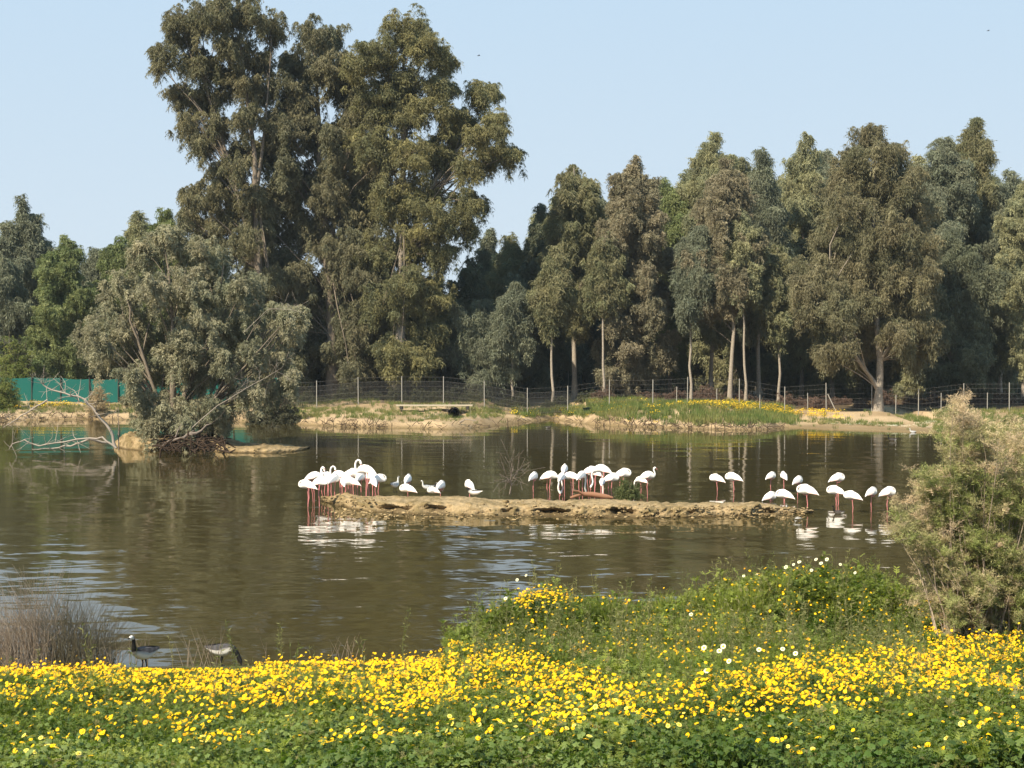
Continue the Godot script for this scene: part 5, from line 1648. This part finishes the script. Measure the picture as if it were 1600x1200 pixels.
func tamarisk() -> void:
	rng.seed = 1212
	# plumes: thin feathery twigs
	var plume: Array[ArrayMesh] = []
	for v in 3:
		var b := Buf.new()
		for s in 7:
			var a := R(0, TAU)
			var d := Vector3(cos(a) * 0.5, R(0.2, 1.0), sin(a) * 0.5).normalized()
			var l := R(0.16, 0.34)
			for k in 13:
				var f := (k + 0.5) / 13.0
				var p := d * l * f + Vector3(0, -0.10 * f * f, 0)
				var o := (d * 0.7 + rdir() * 0.8 + Vector3(0, -0.1, 0)).normalized()
				b.leaf(p, p + o * R(0.035, 0.085), o.cross(rdir()).normalized() * 0.0042)
		plume.append(b.mesh(M.leaf))
	var depth := 31.0
	var base := at(1530, 972, depth)
	base.y = land(base.x, base.z) - 0.05
	var t := thing("tamarisk_bush", base, "feathery pinkish and green tamarisk bush at the right edge of the near bank", "bush")
	# where its sprays end in the picture, and how pink they are
	var list := [[1500, 668, 0.7], [1530, 655, 0.95], [1560, 690, 0.7], [1478, 690, 0.5], [1596, 672, 0.8], [1490, 735, 0.1], [1450, 745, 0.3], [1530, 735, 0.15], [1575, 750, 0.3], [1436, 768, 0.8], [1610, 735, 0.4], [1500, 790, 0.2], [1550, 800, 0.35], [1600, 800, 0.4], [1455, 805, 0.6], [1418, 830, 0.45], [1432, 846, 0.7], [1406, 818, 0.6], [1465, 850, 0.5], [1520, 850, 0.3], [1575, 855, 0.4], [1620, 860, 0.4], [1450, 868, 0.75], [1490, 885, 0.5], [1540, 905, 0.35], [1590, 910, 0.45], [1500, 920, 0.5], [1550, 945, 0.5], [1610, 945, 0.5], [1505, 642, 0.95], [1490, 636, 0.95], [1660, 800, 0.4], [1660, 880, 0.4], [1650, 720, 0.5], [1655, 945, 0.4], [1520, 700, 0.5], [1470, 770, 0.15], [1510, 830, 0.3], [1500, 870, 0.5], [1580, 780, 0.3], [1560, 880, 0.3], [1600, 890, 0.5], [1625, 700, 0.5], [1540, 770, 0.1], [1512, 930, 0.5], [1530, 935, 0.4], [1580, 935, 0.4]]
	var cr: Array[Many] = [Many.new(), Many.new(), Many.new()]
	var st := Buf.new()
	for q in list:
		for again in 4:
			var c := at(q[0] + R(-20, 20) * minf(again, 1), q[1] + R(-16, 16) * minf(again, 1), depth + (R(-0.9, 0.3) if again < 2 else R(0.2, 1.7))) - base
			c.y = maxf(c.y, 0.15)
			var foot := Vector3(R(-0.5, 0.5) + c.x * 0.25, 0, R(-0.3, 0.3))
			var mid := foot.lerp(c, 0.5) + Vector3(R(-0.2, 0.2), R(0.1, 0.4) * minf(1.0, c.y), R(-0.2, 0.2))
			var near := mid.lerp(c, 0.6) + Vector3(R(-0.1, 0.1), R(0.05, 0.15), R(-0.1, 0.1))
			var path := [foot, foot.lerp(mid, 0.5) + rdir() * 0.06, mid, near, c]
			st.tube(path, [0.022, 0.018, 0.012, 0.007, 0.003], 4, Color(0.30, 0.24, 0.19) * R(0.7, 1.2), false)
			var tone: float = q[2] - 0.2 + R(-0.3, 0.3)
			var side_twigs := rng.randi_range(6, 9)
			for k in side_twigs:
				var f := R(0.25, 1.0)
				var o := mid.lerp(near, f * 2) if f < 0.5 else near.lerp(c, f * 2 - 1)
				if R(0, 1) < 0.25:
					o = foot.lerp(mid, R(0.4, 1))
				var dir := ((c - mid).normalized() * 0.6 + rdir() * 0.9 + Vector3(0, 0.15, 0)).normalized()
				var l := R(0.2, 0.55)
				var e := o + dir * l + Vector3(0, -0.08, 0)
				st.tube([o, o.lerp(e, 0.5) + Vector3(0, 0.03, 0), e], [0.005, 0.004, 0.0015], 3, Color(0.34, 0.27, 0.21) * R(0.7, 1.2), false)
				var twig_tone := tone + R(-0.3, 0.3)
				for j in 5:
					var p := o.lerp(e, 0.2 + 0.2 * j) + rdir() * 0.05
					var bs := Basis(Vector3.UP, R(0, TAU)) * Basis(Vector3.RIGHT, R(-0.9, 0.9))
					var pink := clampf(twig_tone + 0.15 * (j - 2) + R(-0.15, 0.15), 0, 1)
					var col := Color(0.220, 0.250, 0.082).lerp(Color(0.50, 0.385, 0.26), pink) * R(0.6, 1.5)
					cr[k % 3].put(Transform3D(bs.scaled(Vector3.ONE * R(0.6, 1.15)), p), col)
	part(t, "branches", st.mesh(M.straw)).set_meta("kind", "stuff")
	for k in 3:
		t.add_child(cr[k].node("foliage", plume[k]), true)
	# the leafy plant before it
	var p := on(1500, 985, 0.5)
	p.y = land(p.x, p.z)
	shrub("leafy_plant", "blue-green leafy plant at the foot of the tamarisk", "", p, Vector3(0.55, 1.05, 0.4), 120, [Color(0.06, 0.10, 0.045), Color(0.13, 0.17, 0.085)], 0.28)

# ------------------------------------------------------------------ all of it
func _ready() -> void:
	# camera
	var pitch := atan(55.0 / FOCAL)
	fwd = Vector3(0, -sin(pitch), -cos(pitch))
	upv = Vector3(0, cos(pitch), -sin(pitch))
	var cam := Camera3D.new()
	cam.name = "camera"
	cam.position = Vector3(0, EYE, 0)
	cam.rotation.x = -pitch
	cam.fov = rad_to_deg(2 * atan(600.0 / FOCAL))
	cam.near = 0.1
	cam.far = 9000
	add_child(cam)
	cam.current = true
	# sky, sun, exposure
	var sky_m := ProceduralSkyMaterial.new()
	sky_m.sky_top_color = Color(0.20, 0.345, 0.50).linear_to_srgb()
	sky_m.sky_horizon_color = Color(0.375, 0.43, 0.475).linear_to_srgb()
	sky_m.sky_curve = 0.29
	sky_m.ground_bottom_color = Color(0.25, 0.22, 0.16)
	sky_m.ground_horizon_color = Color(0.55, 0.55, 0.5)
	sky_m.sun_angle_max = 8.0
	var env := Environment.new()
	env.background_mode = Environment.BG_SKY
	env.sky = Sky.new()
	env.sky.sky_material = sky_m
	env.background_energy_multiplier = 1.0
	env.tonemap_mode = Environment.TONE_MAPPER_LINEAR
	env.tonemap_exposure = 1.85
	env.fog_enabled = true
	env.fog_density = 0.00011
	env.fog_light_color = Color(0.86, 0.92, 0.97)
	env.sdfgi_enabled = true
	env.ssao_enabled = true
	env.ssil_enabled = true
	var we := WorldEnvironment.new()
	we.name = "environment"
	we.environment = env
	add_child(we)
	var sun := DirectionalLight3D.new()
	sun.name = "sun"
	sun.light_color = Color(1.0, 0.945, 0.84)
	sun.light_energy = 1.6
	sun.light_angular_distance = 0.5
	sun.shadow_enabled = true
	add_child(sun)
	sun.look_at_from_position(SUN * 100.0, Vector3.ZERO, Vector3.UP)

	noise.seed = 12
	noise.frequency = 0.05
	noise.fractal_octaves = 3
	rng.seed = 1
	# materials
	var leaf_m := mat("leaf", Color(1, 1, 1), 0.55, 0.35)
	leaf_m.backlight_enabled = true
	leaf_m.backlight = Color(0.75, 0.75, 0.62)
	leaf_m.cull_mode = BaseMaterial3D.CULL_DISABLED
	var herb := mat("herb", Color(1, 1, 1), 0.55, 0.4)
	herb.backlight_enabled = true
	herb.backlight = Color(0.85, 0.9, 0.5)
	herb.cull_mode = BaseMaterial3D.CULL_DISABLED
	var petal := mat("petal", Color(1, 1, 1), 0.6, 0.3)
	petal.backlight_enabled = true
	petal.backlight = Color(0.5, 0.5, 0.3)
	petal.cull_mode = BaseMaterial3D.CULL_DISABLED
	mat("herb_stem", Color(0.10, 0.15, 0.04), 0.7)
	grain(mat("bark", Color(0.20, 0.165, 0.13)), 0.4, 0.03, Color(0.6, 0.6, 0.6), Color(1.3, 1.3, 1.3))
	grain(mat("pale_bark", Color(0.35, 0.31, 0.26)), 0.4, 0.03, Color(0.55, 0.52, 0.5), Color(1.2, 1.2, 1.2))
	grain(mat("mud", Color(1, 1, 1), 0.95, 0.2), 0.8, 0.03, Color(0.6, 0.58, 0.55), Color(1.25, 1.2, 1.15), 3.0)
	mat("white_twig", Color(0.31, 0.265, 0.225))
	mat("grey_twig", Color(0.17, 0.14, 0.12))
	mat("twig", Color(0.16, 0.13, 0.10))
	mat("red_wood", Color(0.23, 0.12, 0.075))
	mat("straw", Color(1, 1, 1), 0.8)
	mat("feather", Color(1, 1, 1), 0.85, 0.2)
	mat("plumage", Color(1, 1, 1), 0.7, 0.3)
	mat("bill", Color(0.45, 0.20, 0.18), 0.5)
	mat("pink_leg", Color(0.58, 0.22, 0.22), 0.6)
	mat("black", Color(0.012, 0.012, 0.012), 0.6)
	mat("post", Color(0.30, 0.285, 0.26), 0.7)
	mat("dark_post", Color(0.05, 0.045, 0.04), 0.8)
	mat("wire", Color(0.13, 0.125, 0.12), 0.6)
	mat("teal", Color(0.012, 0.105, 0.090), 0.9).cull_mode = BaseMaterial3D.CULL_DISABLED
	mat("dark_green", Color(0.012, 0.028, 0.020), 0.8)
	mat("plank", Color(0.42, 0.36, 0.27), 0.85)
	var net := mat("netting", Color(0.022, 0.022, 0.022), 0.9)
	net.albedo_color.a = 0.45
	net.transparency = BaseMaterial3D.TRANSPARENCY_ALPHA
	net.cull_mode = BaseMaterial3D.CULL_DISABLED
	make_sprays()
	shores()
	ground()
	water()
	islets()
	trees()
	fences()
	far_bank()
	birds()
	tamarisk()
	foreground()
